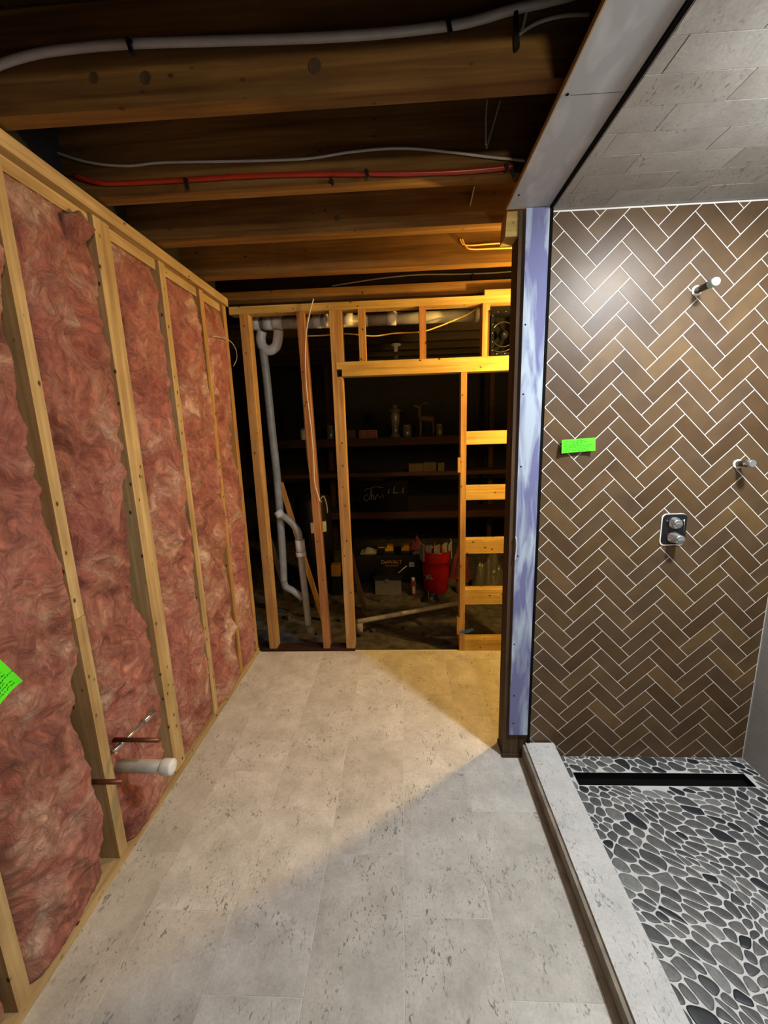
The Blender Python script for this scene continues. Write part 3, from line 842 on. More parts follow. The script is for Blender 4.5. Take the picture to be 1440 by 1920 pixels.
# ================================================================ FITTINGS
# pipe stubs on the tiled wall
def stub(name, basepx, tippx, r, label, capm):
    a = at(basepx[0], basepx[1], 1, YT); b = at(tippx[0], tippx[1], 0, a.x)
    a = Vector((a.x, YT + 0.02, a.z)); b.x = a.x
    root = thing(name, (a.x, YT, a.z), label, 'pipe')
    d = (b - a).normalized(); L_ = (b - a).length
    bm = B(); tube(bm, [a, a + d * (L_ - 0.008)], r, 16, False); part('pipe', bm, bronze_m, root)
    bm = B(); tube(bm, [a + d * (L_ - 0.030), a + d * (L_ - .004), a + d * L_], lambda t: r * (1.25 if t < 0.9 else 1.1), 18, False)
    part('end_cap', bm, capm, root, label='pale blue threaded cap')
    bm = B(); lathe(bm, [(r * 1.5, -0.004), (r * 1.55, 0.002), (r * 1.3, 0.004)], (a.x, YT, a.z), 20, 'Y'); part('sealant_ring', bm, grout_w, root)
stub('pipe_stub', (1306, 545), (1344, 527), 0.0125, 'upper capped pipe stub sticking out of the herringbone wall', bluecap_m)
stub('pipe_stub', (1383, 870), (1412, 869), 0.0125, 'lower capped pipe stub near the right edge of the herringbone wall', chrome_m)
# mixing valve
vx0 = at(1240, 995, 1, YT).x; vx1 = at(1285, 995, 1, YT).x; vz1 = at(1263, 964, 1, YT).z; vz0 = at(1263, 1020, 1, YT).z
vc = Vector(((vx0 + vx1) / 2, YT, (vz0 + vz1) / 2)); hwid = (vx1 - vx0) / 2; hh = (vz1 - vz0) / 2
root = thing('shower_valve', vc, 'black rough-in shower valve with two chrome knobs in the herringbone wall', 'valve')
def rrect(bm, cx, cz, hw_, hh_, rr, ya, yb, n=8):
    pts = []
    for (sx, sz, a0) in ((1, 1, 0), (-1, 1, pi / 2), (-1, -1, pi), (1, -1, 3 * pi / 2)):
        for k in range(n + 1):
            a = a0 + k * pi / 2 / n
            pts.append((cx + sx * (hw_ - rr) + rr * cos(a), cz + sz * (hh_ - rr) + rr * sin(a)))
    f = [bm.verts.new((x, ya, z)) for x, z in pts]; b = [bm.verts.new((x, yb, z)) for x, z in pts]
    bm.faces.new(f); bm.faces.new(b[::-1]); m_ = len(pts)
    for k in range(m_): bm.faces.new((f[k], b[k], b[(k + 1) % m_], f[(k + 1) % m_]))
bm = B(); rrect(bm, vc.x - .002, vc.z - .002, hwid + .002, hh + .004, 0.021, YT - 0.0015, YT + 0.003); part('sealant_edge', bm, grout_w, root)
bm = B(); rrect(bm, vc.x, vc.z, hwid, hh, 0.02, YT - 0.004, YT + 0.003); part('dark_recess_plate', bm, black_m, root)  # flat black plate stands in for the darkness of the valve opening
for (dz, l) in ((0.030, 0.03), (-0.034, 0.055)):
    bm = B(); cz = vc.z + dz
    lathe(bm, [(0.026, 0.004), (0.026, 0.012), (0.0215, 0.014), (0.0205, l), (0.017, l + .004), (0.006, l + 0.002)], (vc.x - .003, YT, cz), 24, 'Y')
    k = part('knob', bm, chrome_m, root)
    bm = B(); bx(bm, vc.x - .018, vc.x + .012, YT - l - .009, YT - l - .003, cz - .0025, cz + .0025); part('knob_ridge', bm, chrome_m, k, 0.001)
for sx in (.034, -.034):
    bm = B(); lathe(bm, [(0.004, 0.0045), (0.0035, 0.007)], (vc.x + sx, YT, vc.z + .04), 12, 'Y'); part('screw', bm, chrome_m, root)
bm = B(); tube(bm, [(vc.x + .038, YT - .006, vc.z + .045), (vc.x + .041, YT - .006, vc.z - .02)], 0.0012, 8, False)
part('edge_clip', bm, chrome_m, root)

# green notes
def note(corners, depth_dir, label, lines, seed):
    cn_ = [Vector(c_) for c_ in corners]
    root = thing('paper_note', sum(cn_, Vector()) / 4, label, 'note')
    bm = B(); n = 10; gr = []
    dn = Vector(depth_dir)
    for j in range(n + 1):
        row = []
        for i in range(n + 1):
            u, v = i / n, j / n
            p = cn_[0].lerp(cn_[1], u).lerp(cn_[3].lerp(cn_[2], u), v)
            row.append(p + dn * (0.006 * (abs(2 * u - 1) ** 3) * (0.4 + v) + 0.003 * v))
        gr.append(row)
    fr = [[bm.verts.new(p) for p in r_] for r_ in gr]; bkv = [[bm.verts.new(p - dn * 0.0005) for p in r_] for r_ in gr]
    for j in range(n):
        for i in range(n):
            bm.faces.new((fr[j][i], fr[j][i + 1], fr[j + 1][i + 1], fr[j + 1][i])).smooth = True
            bm.faces.new((bkv[j][i], bkv[j + 1][i], bkv[j + 1][i + 1], bkv[j][i + 1])).smooth = True
    part('paper', bm, green_m, root)
    bm = B(); r_ = random.Random(seed)
    def pt(u, v):
        p = cn_[0].lerp(cn_[1], u).lerp(cn_[3].lerp(cn_[2], u), v)
        return p + dn * (0.006 * (abs(2 * u - 1) ** 3) * (0.4 + v) + 0.003 * v + 0.0009)
    for k in range(lines):
        v = 0.14 + 0.72 * k / (lines - 1); u = 0.06
        end = r_.uniform(0.6, 0.96)
        while u < end:
            du = r_.uniform(0.03, 0.13)
            pts = []
            m_ = 6
            for q in range(m_ + 1):
                pts.append(pt(u + du * q / m_, v + r_.uniform(-0.028, 0.028)))
            tube(bm, pts, 0.0007, 4, False)
            u += du + r_.uniform(0.015, 0.04)
    part('handwriting', bm, greenink, root, label='lines of dark green handwriting')
cs_ = [at(1053, 825, 1, YT - .010), at(1116, 820.5, 1, YT - .010), at(1114, 845, 1, YT - .010), at(1051, 850, 1, YT - .010)]
note(cs_, (0, -1, 0), 'fluorescent green paper note stuck on the herringbone tiles', 7, 4)
P = XL + 0.052
cs_ = [at(-48, 1296, 0, P), at(-6, 1232, 0, P), at(36, 1277, 0, P), at(-12, 1330, 0, P)]
note(cs_, (1, 0, 0), 'fluorescent green paper note tilted on the pink insulation at the left edge', 8, 9)

# capped PVC drain stub on the left wall
ca = at(322, 1438, 1, 1.335)
pa = Vector((XL - 0.07, 1.335, ca.z + 0.005)); pb_ = Vector((ca.x, 1.335, ca.z))
root = thing('drain_stub', (pa.x, pa.y, pa.z), 'white plastic drain pipe with an end cap projecting from the insulated wall', 'pipe')
bm = B(); tube(bm, [pa, pb_ - Vector((0.0, 0, 0))], 0.0245, 24, False); part('pipe', bm, grey_pvc, root)
bm = B(); lathe(bm, [(0.0285, -0.036), (0.0300, -0.034), (0.0300, 0.0), (0.028, 0.006), (0.012, 0.009)], (pb_.x, pb_.y, pb_.z), 28, 'X'); part('end_cap', bm, white_pvc, root)
bm = B(); tube(bm, [(pa.x + .03, 1.335, pa.z + .01), (pa.x + .035, 1.33, pa.z + .045), (pa.x + .045, 1.34, pa.z + .06)], 0.014, 14); part('elbow', bm, white_pvc, root)
a = at(214, 1408, 0, XL + .012); b = at(288, 1334, 0, XL + .012)
bm = B(); tube(bm, [a, b], 0.007, 12, False)
tube(bm, [b - (b - a) * 0.28, b], 0.011, 12, False)
tag(obj('supply_pipe', bm, chrome_m), 'thin silvery pipe slanting up inside the insulated wall above the capped drain', 'pipe')
a = at(213, 1387, 0, XL - .02); b = at(300, 1388, 1, 1.55)
bm = B(); q0 = at(213, 1387, 1, 1.318); q1 = at(299, 1388, 1, 1.318)
tube(bm, [q0, q1], 0.0085, 12, False)
tag(obj('copper_stub', bm, copper_m), 'brown copper pipe stub above the white capped drain', 'pipe')
bm = B(); p0 = at(173, 1466, 1, 1.21); p1 = at(230, 1466, 1, 1.21); tube(bm, [(p0.x - .04, 1.21, p0.z), (p1.x, 1.21, p1.z)], 0.0085, 12, False)
tag(obj('copper_stub', bm, copper_m), 'brown copper pipe stub crossing the stud below the white capped drain', 'pipe')

# loop of wire on the far end of the insulated wall
bm = B()
tube(bm, [at(398, 631, 0, XL + .02), at(415, 633, 0, XL + .035), at(432, 640, 0, XL + .04), at(442, 655, 0, XL + .04), at(444, 672, 0, XL + .035), at(438, 686, 0, XL + .035)], 0.0022, 8)
tag(obj('wire_loop', bm, cable_w), 'thin curved white wire hanging from the corner bay of the insulation', 'wire')

# ---------------------------------------------------------------- cables on the joists
def cable(name, pts, ax, vals, r, m_, label, cat='cable'):
    bm = B(); P_ = []
    for i, (x, y) in enumerate(pts):
        v = vals[i] if isinstance(vals, (list, tuple)) else vals
        P_.append(at(x, y, ax, v))
    tube(bm, P_, r, 10)
    return tag(obj(name, bm, m_), label, cat)
cable('water_tube', [(-60, 150), (0, 121), (60, 103), (130, 92), (245, 82), (400, 77), (560, 72), (700, 64), (842, 48), (900, 36), (960, 18), (1030, 2), (1090, -14)], 1, 1.250, 0.0105, pexg, 'cloudy plastic tube strapped along the nearest wide joist', 'tube')
cable('electric_cable', [(40, 225), (62, 250), (90, 278), (135, 296), (182, 307), (240, 311), (300, 305), (400, 303), (500, 301), (580, 297), (650, 286), (720, 279), (780, 279), (850, 286), (920, 295), (985, 301)], 1, 1.650, 0.0042, cable_w, 'white cable curving across the joist above the red tube')
cable('water_tube', [(140, 330), (190, 343), (260, 342), (350, 337), (450, 331), (560, 327), (690, 326), (780, 325), (860, 322), (930, 316), (962, 312)], 1, 1.648, 0.008, pexr, 'red plastic tube clipped along a joist', 'tube')
cable('electric_cable', [(966, 70), (990, 52), (1020, 38), (1060, 29), (1105, 27)], 1, 1.261, 0.004, cable_w, 'white cable arching toward the beam at the top of the photo')
cable('electric_cable', [(978, 60), (985, 30), (992, -10)], 1, 1.2605, 0.004, cable_w, 'white cable hanging down at the top of the photo left of the beam')
cable('electric_cable', [(913, 188), (911, 225), (911, 272)], 1, 1.648, 0.003, cable_w, 'straight thin white cable hanging behind the nearest wide joist')
cable('electric_cable', [(938, 188), (926, 230), (912, 278)], 1, 1.6565, 0.003, cable_w, 'slanting thin white cable hanging behind the nearest wide joist')
cable('electric_cable', [(889, 350), (885, 368), (881, 385)], 1, 2.015, 0.003, cable_w, 'short piece of cable dropping from under the red tube joist')
cable('electric_cable', [(862, 448), (868, 458), (885, 460), (920, 457), (975, 455)], 1, 2.455, 0.0045, cable_y, 'upper one of the paired cables near the purple post top')
cable('electric_cable', [(866, 448), (873, 462), (885, 467), (920, 466), (975, 464)], 1, 2.455, 0.0045, cable_y, 'lower one of the paired cables near the purple post top')
cable('electric_cable', [(622, 536), (680, 527), (730, 520), (790, 515), (860, 514), (920, 512), (975, 508)], 1, 3.195, 0.0045, cable_w, 'dull cable running between the last joist and the rounded timber')
cable('electric_cable', [(895, 577), (880, 588), (850, 601), (820, 613), (790, 622), (740, 625), (700, 630), (650, 626), (605, 629), (575, 630)], 1, 2.93, 0.0045, cable_y, 'yellow cable sagging across the cripple studs')
cable('electric_cable', [(588, 560), (580, 590), (573, 640), (574, 720), (583, 800), (588, 860), (590, 905), (600, 940)], 1, 2.79, 0.0035, cable_w, 'white cable running down the reddish leaning stud')
cable('electric_cable', [(584, 570), (576, 600), (570, 660), (567, 720), (572, 800), (578, 870), (588, 920), (597, 943)], 1, 2.925, 0.0035, cable_w, 'second thin cable behind the reddish leaning stud')
def strap(px, py, y, h, label, grp=None):
    bm = B(); c_ = at(px, py, 1, y)
    bar(bm, c_ + Vector((-.004, 0, h / 2)), c_ + Vector((.004, 0, -h / 2)), 0.010, 0.012, Vector((0, 1, 0)))
    bx(bm, c_.x - .004, c_.x + .006, y, y + 0.014, c_.z + h / 2 - .006, c_.z + h / 2)
    tag(obj('pipe_clip', bm, black_m, None, 0.001), label, 'clip')
strap(244, 87, 1.236, 0.034, 'black clip on the cloudy tube above the insulated wall')
strap(842, 50, 1.236, 0.034, 'black clip on the cloudy tube toward the grey beam')
strap(350, 345, 1.638, 0.036, 'leftmost black clip on the red tube')
strap(622, 342, 1.645, 0.020, 'loose black clip just below the red tube at mid span')
strap(688, 326, 1.636, 0.026, 'black clip gripping the red tube at mid span')
strap(950, 315, 1.636, 0.026, 'black clip gripping the red tube near the grey beam')
strap(962, 325, 1.640, 0.026, 'rightmost black clip, just below the red tube end')
strap(887, 520, 3.182, 0.045, 'black clip on the dull cable near the last joist')
strap(968, 50, 1.250, 0.09, 'long black clip hanging left of the grey beam at the top')

# ---------------------------------------------------------------- fan housing in the back frame
fx0 = 0.575; fx1 = 0.80; fz1 = at(935, 583, 1, YB).z; fz0 = 2.0695
root = thing('exhaust_fan', ((fx0 + fx1) / 2, YB, fz0), 'square black exhaust fan housing mounted in the back frame beside the post', 'fan')
bm = B()
t_ = 0.02; yf = YB - 0.014
bx(bm, fx0, fx1, yf, YB + 0.001, fz1 - t_, fz1); bx(bm, fx0, fx1, yf, YB + 0.001, fz0, fz0 + t_ * 0.8)
bx(bm, fx0, fx0 + t_, yf, YB + 0.001, fz0 + t_ * .8, fz1 - t_); bx(bm, fx1 - t_, fx1, yf, YB + 0.001, fz0 + t_ * .8, fz1 - t_)
part('flange', bm, blackm2, root, 0.002)
bm = B()
bx(bm, fx0 + .01, fx1 - .01, YB + 0.12, YB + 0.125, fz0 + .01, fz1 - .01)
bx(bm, fx0 + .008, fx0 + .012, YB, YB + 0.12, fz0 + .01, fz1 - .01); bx(bm, fx1 - .012, fx1 - .008, YB, YB + 0.12, fz0 + .01, fz1 - .01)
bx(bm, fx0 + .012, fx1 - .012, YB, YB + 0.12, fz0 + .008, fz0 + .012); bx(bm, fx0 + .012, fx1 - .012, YB, YB + 0.12, fz1 - .012, fz1 - .008)
part('housing', bm, blackm2, root)
fc = at(946, 625, 1, YB); 
bm = B()
Rr = 0.075
pts = [(fc.x + Rr * cos(a), YB + .03, fc.z + Rr * sin(a)) for a in [k * 2 * pi / 40 for k in range(41)]]
tube(bm, pts, 0.0045, 8, False, cap=False)
pts = [(fc.x - .01 + Rr * 1.25 * cos(a), YB + .05, fc.z - .01 + Rr * 1.25 * sin(a)) for a in [pi + k * pi / 20 for k in range(21)]]
tube(bm, pts, 0.006, 8, False)
part('blower_ring', bm, plain('glossy_black', (0.008, 0.008, 0.009), 0.25), root)
bm = B()
lathe(bm, [(0.028, -0.06), (0.030, -0.03), (0.012, -0.02), (0.006, -0.012)], (fc.x, YB, fc.z), 18, 'Y')
part('motor_hub', bm, plain('glossy_black', (0.008, 0.008, 0.009), 0.25), root)
rv = [(fx0 + .009, fz0 + .03 + k * (fz1 - fz0 - .06) / 4) for k in range(5)]
for k in range(4): rv += [(fx0 + .04 + k * .05, fz0 + .008), (fx0 + .04 + k * .05, fz1 - .009)]
for x, z in rv:
    bm = B(); lathe(bm, [(0.0035, 0.0), (0.002, 0.002)], (x, yf, z), 8, 'Y'); part('rivet', bm, chrome_m, root)

# ---------------------------------------------------------------- drain plumbing behind the frame
YP = 3.05
root = thing('drain_pipework', at(577, 1160, 1, YP), 'white plastic drain stack with a looped trap and high branch pipe behind the open frame', 'pipe')
def A(x, y, yy=YP): return at(x, y, 1, yy)
bm = B(); tube(bm, [A(470, 608), A(690, 601)], 0.040, 24, False)
tube(bm, [A(690, 600), A(898, 591)], 0.040, 24, False); part('high_branch', bm, grey_pvc, root)
for x, hw_ in ((480, 8), (503, 8), (520, 10), (595, 7), (612, 4), (652, 10), (735, 8), (893, 4)):
    yv = 607.5 - (x - 470) * 0.040
    bm = B(); tube(bm, [A(x - hw_, yv), A(x + hw_, yv - .4)], 0.046, 24, False)
    part('coupling', bm, white_pvc, root)
bm = B()
tube(bm, [A(491, 622), A(489, 636), A(493, 650), A(505, 657), A(517, 650), A(521, 636), A(522, 620)], 0.034, 18)
part('trap', bm, white_pvc, root)
bm = B(); tube(bm, [A(493, 655), A(500, 710), A(509, 800), A(518, 880), A(524, 955), A(529, 1030), A(532, 1090)], 0.029, 18)
part('stack_pipe', bm, grey_pvc, root)
bm = B(); tube(bm, [A(532, 1088), A(536, 1100), A(550, 1108), A(568, 1122)], 0.027, 16); part('lower_bend', bm, grey_pvc, root)
bm = B(); tube(bm, [A(522, 965, 3.0), A(535, 970, 3.0), A(550, 984, 3.0), A(560, 1000, 3.0), A(563, 1030, 3.0), A(567, 1070, 3.0), A(573, 1120, 3.0), A(577, 1160, 3.0), A(578, 1171, 3.0)], 0.026, 18); part('side_branch', bm, grey_pvc, root)
for a, b, q in ((A(562, 1012, 3.0), A(564, 1034, 3.0), .036), (A(520, 958, 3.0), A(527, 968, 3.0), .033), (A(564, 1034.5, 3.0), A(565.5, 1042, 3.0), .040)):
    bm = B(); tube(bm, [a, b], q, 20, False); part('branch_fitting', bm, white_pvc, root)
# low pipe across the storage floor
bm = B(); a = at(672, 1166, 2, 0.05); a = at(674, 1166, 1, 3.10); b = at(860, 1131, 1, 3.55)
tube(bm, [(a.x, a.y, a.z - 0.10), (a.x, a.y, a.z - .01)], 0.027, 16, False)
tube(bm, [(a.x - .02, a.y, a.z), b], 0.021, 16, False)
tag(obj('floor_pipe', bm, dusty_pvc), 'dusty white pipe lying low across the storage room floor behind the doorway', 'pipe')

# ================================================================ STORAGE ROOM (dark)
def P3(x, y, yy): return at(x, y, 1, yy)
ZF = -0.035
# water tank
tc_ = P3(588, 1100, 4.0)
root = thing('water_tank', (tc_.x, 4.2, ZF), 'tall black cylindrical tank with a white label behind the reddish stud', 'tank')
bm = B(); zt = P3(588, 935, 4.0).z
lathe(bm, [(0.17, 0), (0.19, 0.02), (0.19, zt - ZF - .04), (0.17, zt - ZF), (0.05, zt - ZF + .01)], (tc_.x, 4.2, ZF), 36)
part('tank_body', bm, black_m, root)
c_ = P3(610, 990, 4.0)
bm = B()
pts = []
for k in range(9):
    a = -pi / 2 + 0.05 + k * 0.11
    pts.append((tc_.x + 0.192 * cos(a), 4.2 + 0.192 * sin(a)))
vt = [bm.verts.new((x, y, c_.z + .055)) for x, y in pts]; vb_ = [bm.verts.new((x, y, c_.z - .055)) for x, y in pts]
for k in range(8): bm.faces.new((vt[k], vb_[k], vb_[k + 1], vt[k + 1]))
part('label_sheet', bm, paper_m, root)
bm = B(); tube(bm, [P3(597, 943, 4.0), P3(606, 930, 4.0), P3(612, 945, 4.0), P3(614, 962, 4.0)], 0.006, 8); tube(bm, [P3(590, 880, 4.0), P3(598, 930, 4.0), P3(603, 942, 4.0)], 0.006, 8)
part('wires', bm, cable_w, root)
# leaning boards
for (p0, p1, yy, m_, l) in (((526, 905), (590, 1110), 3.4, stud_b, 'brown wood strip leaning behind the drain stack'),
                            ((640, 960), (664, 1062), 3.6, dark_wood, 'thin grey board leaning just inside the doorway'),
                            ((505, 1010), (530, 1090), 3.6, dark_wood, 'short dark strip leaning near the insulated wall corner')):
    pA = P3(*p0, yy); pB = P3(*p1, yy); pB = pB + (pB - pA) * ((pB.z - ZF - .004) / (pA.z - pB.z))
    bm = B(); bar(bm, pA, pB, 0.04, 0.02, Vector((0, 1, 0)))
    tag(obj('leaning_board', bm, m_, None, 0.002), l, 'board')
# concrete pieces and trench edges
pr = random.Random(11)
def chunk(c_, sx, sy, sz, rot, label, m_=rubble_m):
    bm = B(); n = 7; top = []; bot = []
    for k in range(n):
        a = 2 * pi * k / n + rot; rr = 1 + pr.uniform(-.2, .2)
        x = cos(a) * sx * rr; y = sin(a) * sy * rr
        bot.append(bm.verts.new((c_[0] + x, c_[1] + y, ZF))); top.append(bm.verts.new((c_[0] + x * .92, c_[1] + y * .92, ZF + sz * pr.uniform(.8, 1.15))))
    bm.faces.new(top); bm.faces.new(bot[::-1])
    for k in range(n): bm.faces.new((bot[k], bot[(k + 1) % n], top[(k + 1) % n], top[k]))
    tag(obj('concrete_slab', bm, m_, None, 0.004), label, 'rubble')
f2 = lambda x, y: at(x, y, 2, ZF)
chunk(f2(560, 1180), .20, .10, .03, .2, 'broken concrete slab under the drain stack')
chunk(f2(600, 1130), .16, .12, .04, .9, 'broken concrete piece beside the tank')
chunk(f2(830, 1165), .26, .10, .03, .4, 'flat broken concrete slab inside the doorway at the right')
chunk(f2(720, 1120), .22, .12, .02, .1, 'flat broken concrete slab under the low pipe')
for i_, (x, y, s_) in enumerate(((640, 1165, .03), (700, 1185, .025), (760, 1180, .03), (800, 1192, .04), (600, 1190, .03), (540, 1160, .04))):
    c_ = f2(x, y); chunk(c_, s_, s_, s_, i_, ['small rubble lump just inside the doorway at the left', 'small rubble lump near the middle of the doorway, left', 'small rubble lump near the middle of the doorway, right', 'small rubble lump at the right of the doorway', 'small rubble lump behind the reddish leaning stud', 'small rubble lump by the foot of the drain stack'][i_], rubble_m)
    pass
bm = B()
q = [f2(640, 1135), f2(662, 1130), f2(700, 1168), f2(790, 1190), f2(850, 1205), f2(835, 1212), f2(760, 1200), f2(690, 1180)]
vv = [bm.verts.new((p.x, p.y, ZF + .002)) for p in q]; v2 = [bm.verts.new((p.x, p.y, ZF + .004)) for p in q]
bm.faces.new(v2); bm.faces.new(vv[::-1])
for k in range(8): bm.faces.new((vv[k], vv[(k + 1) % 8], v2[(k + 1) % 8], v2[k]))
o = obj('dirt_patch', bm, dirt_m); o['kind'] = 'stuff'; tag(o, 'dark earth filling a broken seam in the storage floor', 'dirt')

# tool boxes and bins
YS = 4.3
def boxat(bm, x0, y0, x1, y1, yy, d):
    a = P3(x0, y1, yy); b = P3(x1, y0, yy); bx(bm, a.x, b.x, yy, yy + d, max(ZF + .0, min(a.z, b.z)), max(a.z, b.z)); return a, b
root = thing('tool_chest', (P3(755, 1090, YS).x, YS + .15, ZF), 'black tool chest with yellow lettering on the storage room floor', 'tool chest')
bm = B(); a, b = boxat(bm, 672, 1046, 828, 1110, YS, 0.35); part('body', bm, black_m, root, 0.01)
bm = B(); bx(bm, a.x - .01, b.x + .01, YS - .01, YS + .36, b.z - .002, b.z + .035); part('lid', bm, black_m, root, 0.008)
pz = P3(734, 1054, YS - .012)
part('brand_lettering', text_bm('DeWALT', 0.058, (pz.x, YS - .014, pz.z), (1, 0, 0), (0, 0, 1), 0.001), yellow_m, root)
pz2 = P3(734, 1061, YS - .012)
part('small_lettering', text_bm('TOUGHSYSTEM', 0.022, (pz2.x, YS - .003, pz2.z - .002), (1, 0, 0), (0, 0, 1), 0.001), yellow_m, root)
bm = B(); boxat(bm, 720, 1064, 748, 1070, YS - .01, 0.012); part('yellow_latch', bm, yellow_m, root, 0.002)
bm = B(); boxat(bm, 767, 1054, 777, 1063, YS - .006, 0.008); part('white_sticker', bm, paper_m, root, 0.002)
# items on the chest
ztop = b.z + .036
def drill(px, py, label):
    c_ = P3(px, py, YS + .12)
    root = thing('cordless_tool', (c_.x, YS + .12, ztop), label, 'tool')
    bm = B(); bx(bm, c_.x - .05, c_.x + .05, YS + .06, YS + .20, ztop + .001, ztop + .03); part('battery_base', bm, black_m, root, 0.006)
    bm = B(); bx(bm, c_.x - .045, c_.x + .045, YS + .065, YS + .19, ztop + .0305, ztop + .06); bx(bm, c_.x - .025, c_.x + .04, YS + .08, YS + .17, ztop + .06, ztop + .085)
    part('yellow_shell', bm, yellow_m, root, 0.01)
drill(730, 1026, 'yellow and black cordless tool on the chest, left one of the pair')
drill(760, 1020, 'yellow and black cordless tool on the chest, right one of the pair')
bm = B(); c_ = P3(716, 1020, YS + .25); tube(bm, [(c_.x - .05, YS + .28, ztop + .012), (c_.x + .05, YS + .26, ztop + .012)], 0.012, 10, False)
tag(obj('small_tool', bm, yellow_m), 'small yellow tool at the left end of the chest top', 'tool')
def cloth(cx, cy, z, sx, sy, h, m_, name, label, cat, seed, flat=0.5):
    bm = B(); n = 22; g_ = []
    for j in range(n + 1):
        row = []
        for i in range(n + 1):
            u, v = 2 * i / n - 1, 2 * j / n - 1; rr = min(1, sqrt(u * u + v * v))
            e = (1 - rr ** 3)
            row.append(bm.verts.new((cx + u * sx * (1 + .15 * noise.noise(Vector((v * 2, seed, 1)))), cy + v * sy, z + max(0.001, e * h * (0.7 + 0.9 * noise.noise(Vector((u * 2.3, v * 2.3, seed)))) ))))
        g_.append(row)
    for j in range(n):
        for i in range(n): bm.faces.new((g_[j][i], g_[j][i + 1], g_[j + 1][i + 1], g_[j + 1][i])).smooth = True
    ring = g_[0] + [r_[-1] for r_ in g_[1:]] + g_[-1][-2::-1] + [r_[0] for r_ in g_[-2:0:-1]]
    bmv = [bm.verts.new((v.co.x, v.co.y, z - .0)) for v in ring]; m2 = len(ring)
    for k in range(m2): bm.faces.new((ring[k], bmv[k], bmv[(k + 1) % m2], ring[(k + 1) % m2]))
    bm.faces.new(bmv)
    return tag(obj(name, bm, m_), label, cat)
c_ = P3(775, 1006, 4.55); cloth(c_.x + .03, 4.56, ztop, .09, .06, .13, redcloth, 'folded_rag', 'crumpled red rag behind the yellow tools', 'rag', 3)
c_ = P3(790, 1030, 4.4); cloth(c_.x - .05, 4.37, ztop, .05, .05, .03, canvas_m, 'paper_wad', 'pale crumpled paper at the right end of the tool chest top', 'paper', 5)
c_ = P3(690, 1025, 4.4); cloth(c_.x, 4.45, ztop, .09, .10, .05, canvas_m, 'drop_cloth', 'pale crumpled cloth at the left end of the tool chest top', 'cloth', 6)
# clear grey bin
root = thing('storage_bin', (P3(730, 1105, 3.95).x, 4.0, ZF), 'grey plastic bin with a dark lid in front of the tool chest', 'bin')
bm = B(); a = P3(704, 1116, 3.92); b = P3(752, 1087, 3.92); bx(bm, a.x, b.x, 3.92, 4.15, ZF, b.z); part('body', bm, greyb_m, root, 0.01)
bm = B(); bx(bm, a.x - .01, b.x + .01, 3.91, 4.16, b.z + .001, b.z + .05); part('lid', bm, black_m, root, 0.01)
bm = B(); bx(bm, (a.x + b.x) / 2 - .03, (a.x + b.x) / 2 + .01, 3.905, 3.91, b.z - .02, b.z + .01); part('latch', bm, greyb_m, root, 0.002)
bm = B(); tube(bm, [(b.x - .03, 3.95, b.z + .06), (b.x + .06, 3.99, b.z + .12)], 0.006, 8, False); tag(obj('marker_pen', bm, paper_m), 'thin white stick lying across the grey bin lid', 'stick')
# spray can
c_ = P3(775, 1115, 3.95)
root = thing('spray_can', (c_.x, 3.95, ZF), 'dark red spray can standing between the grey bin and the red bucket', 'can')
bm = B(); lathe(bm, [(.028, 0), (.030, .005), (.030, .14), (.02, .155)], (c_.x, 3.95, ZF), 20); part('body', bm, redcloth, root)
bm = B(); lathe(bm, [(.018, .155), (.018, .185), (.014, .19)], (c_.x, 3.95, ZF), 16); part('cap', bm, paper_m, root)
part('side_lettering', text_bm('ARM', 0.036, (c_.x + .006, 3.918, ZF + .07), (0, 0, 1), (-1, 0, 0), 0.001), paper_m, root)
# dark shoe-like cloth
c_ = P3(806, 1110, 3.82); cloth(c_.x, 3.83, ZF, .09, .06, .10, black_m, 'dark_bag', 'low black bag lying in front of the red bucket', 'bag', 8)
# red bucket with tool organiser
c_ = P3(817, 1100, 4.2); c_ = P3(817, 1100, 4.07); bxm, bym = c_.x, 4.08; zt = P3(817, 1034, 3.98).z
root = thing('plastic_bucket', (bxm, bym, ZF), 'bright red plastic bucket holding tools, inside the doorway', 'bucket')
H_ = zt - ZF
bm = B(); lathe(bm, [(.120, 0), (.128, .01), (.140, H_ * .55), (.143, H_ * .72), (.150, H_ * .73), (.143, H_ * .76), (.150, H_ * .79), (.144, H_ * .83), (.151, H_ * .86), (.145, H_ * .90), (.152, H_ * .96), (.152, H_), (.144, H_), (.136, H_ * .9), (.125, H_ * .5), (.115, .02), (.01, .018)], (bxm, bym, ZF), 36)
part('bucket_body', bm, red_m, root)
bm = text_bm('XL', 0.075, (bxm - .075, bym - .130, ZF + .19), (.86, -.40, .25), (-.2, .0, 1), 0.001); part('side_mark', bm, canvas_m, root)
bm = B()
for k in range(7):
    a0 = -pi + k * pi / 6
    x = bxm + .150 * cos(a0); y = bym + .150 * sin(a0)
    tx, ty = -sin(a0), cos(a0); wd = .028
    top = H_ + .09 + pr.uniform(-.01, .03); bot = H_ - (.10 if k in (0, 1, 6) else 0.0)
    vs_ = [bm.verts.new((x + s * tx * wd + o_ * cos(a0), y + s * ty * wd + o_ * sin(a0), ZF + z)) for o_ in (0.004, 0.014) for s, z in ((-1, bot), (1, bot), (1.1, top), (-1.1, top - .02))]
    for f in ((3, 2, 1, 0), (4, 5, 6, 7), (0, 1, 5, 4), (1, 2, 6, 5), (2, 3, 7, 6), (3, 0, 4, 7)): bm.faces.new([vs_[i] for i in f])
tag(obj('tool_organiser', bm, canvas_m), 'pale canvas tool organiser hung over the red bucket rim', 'organiser')
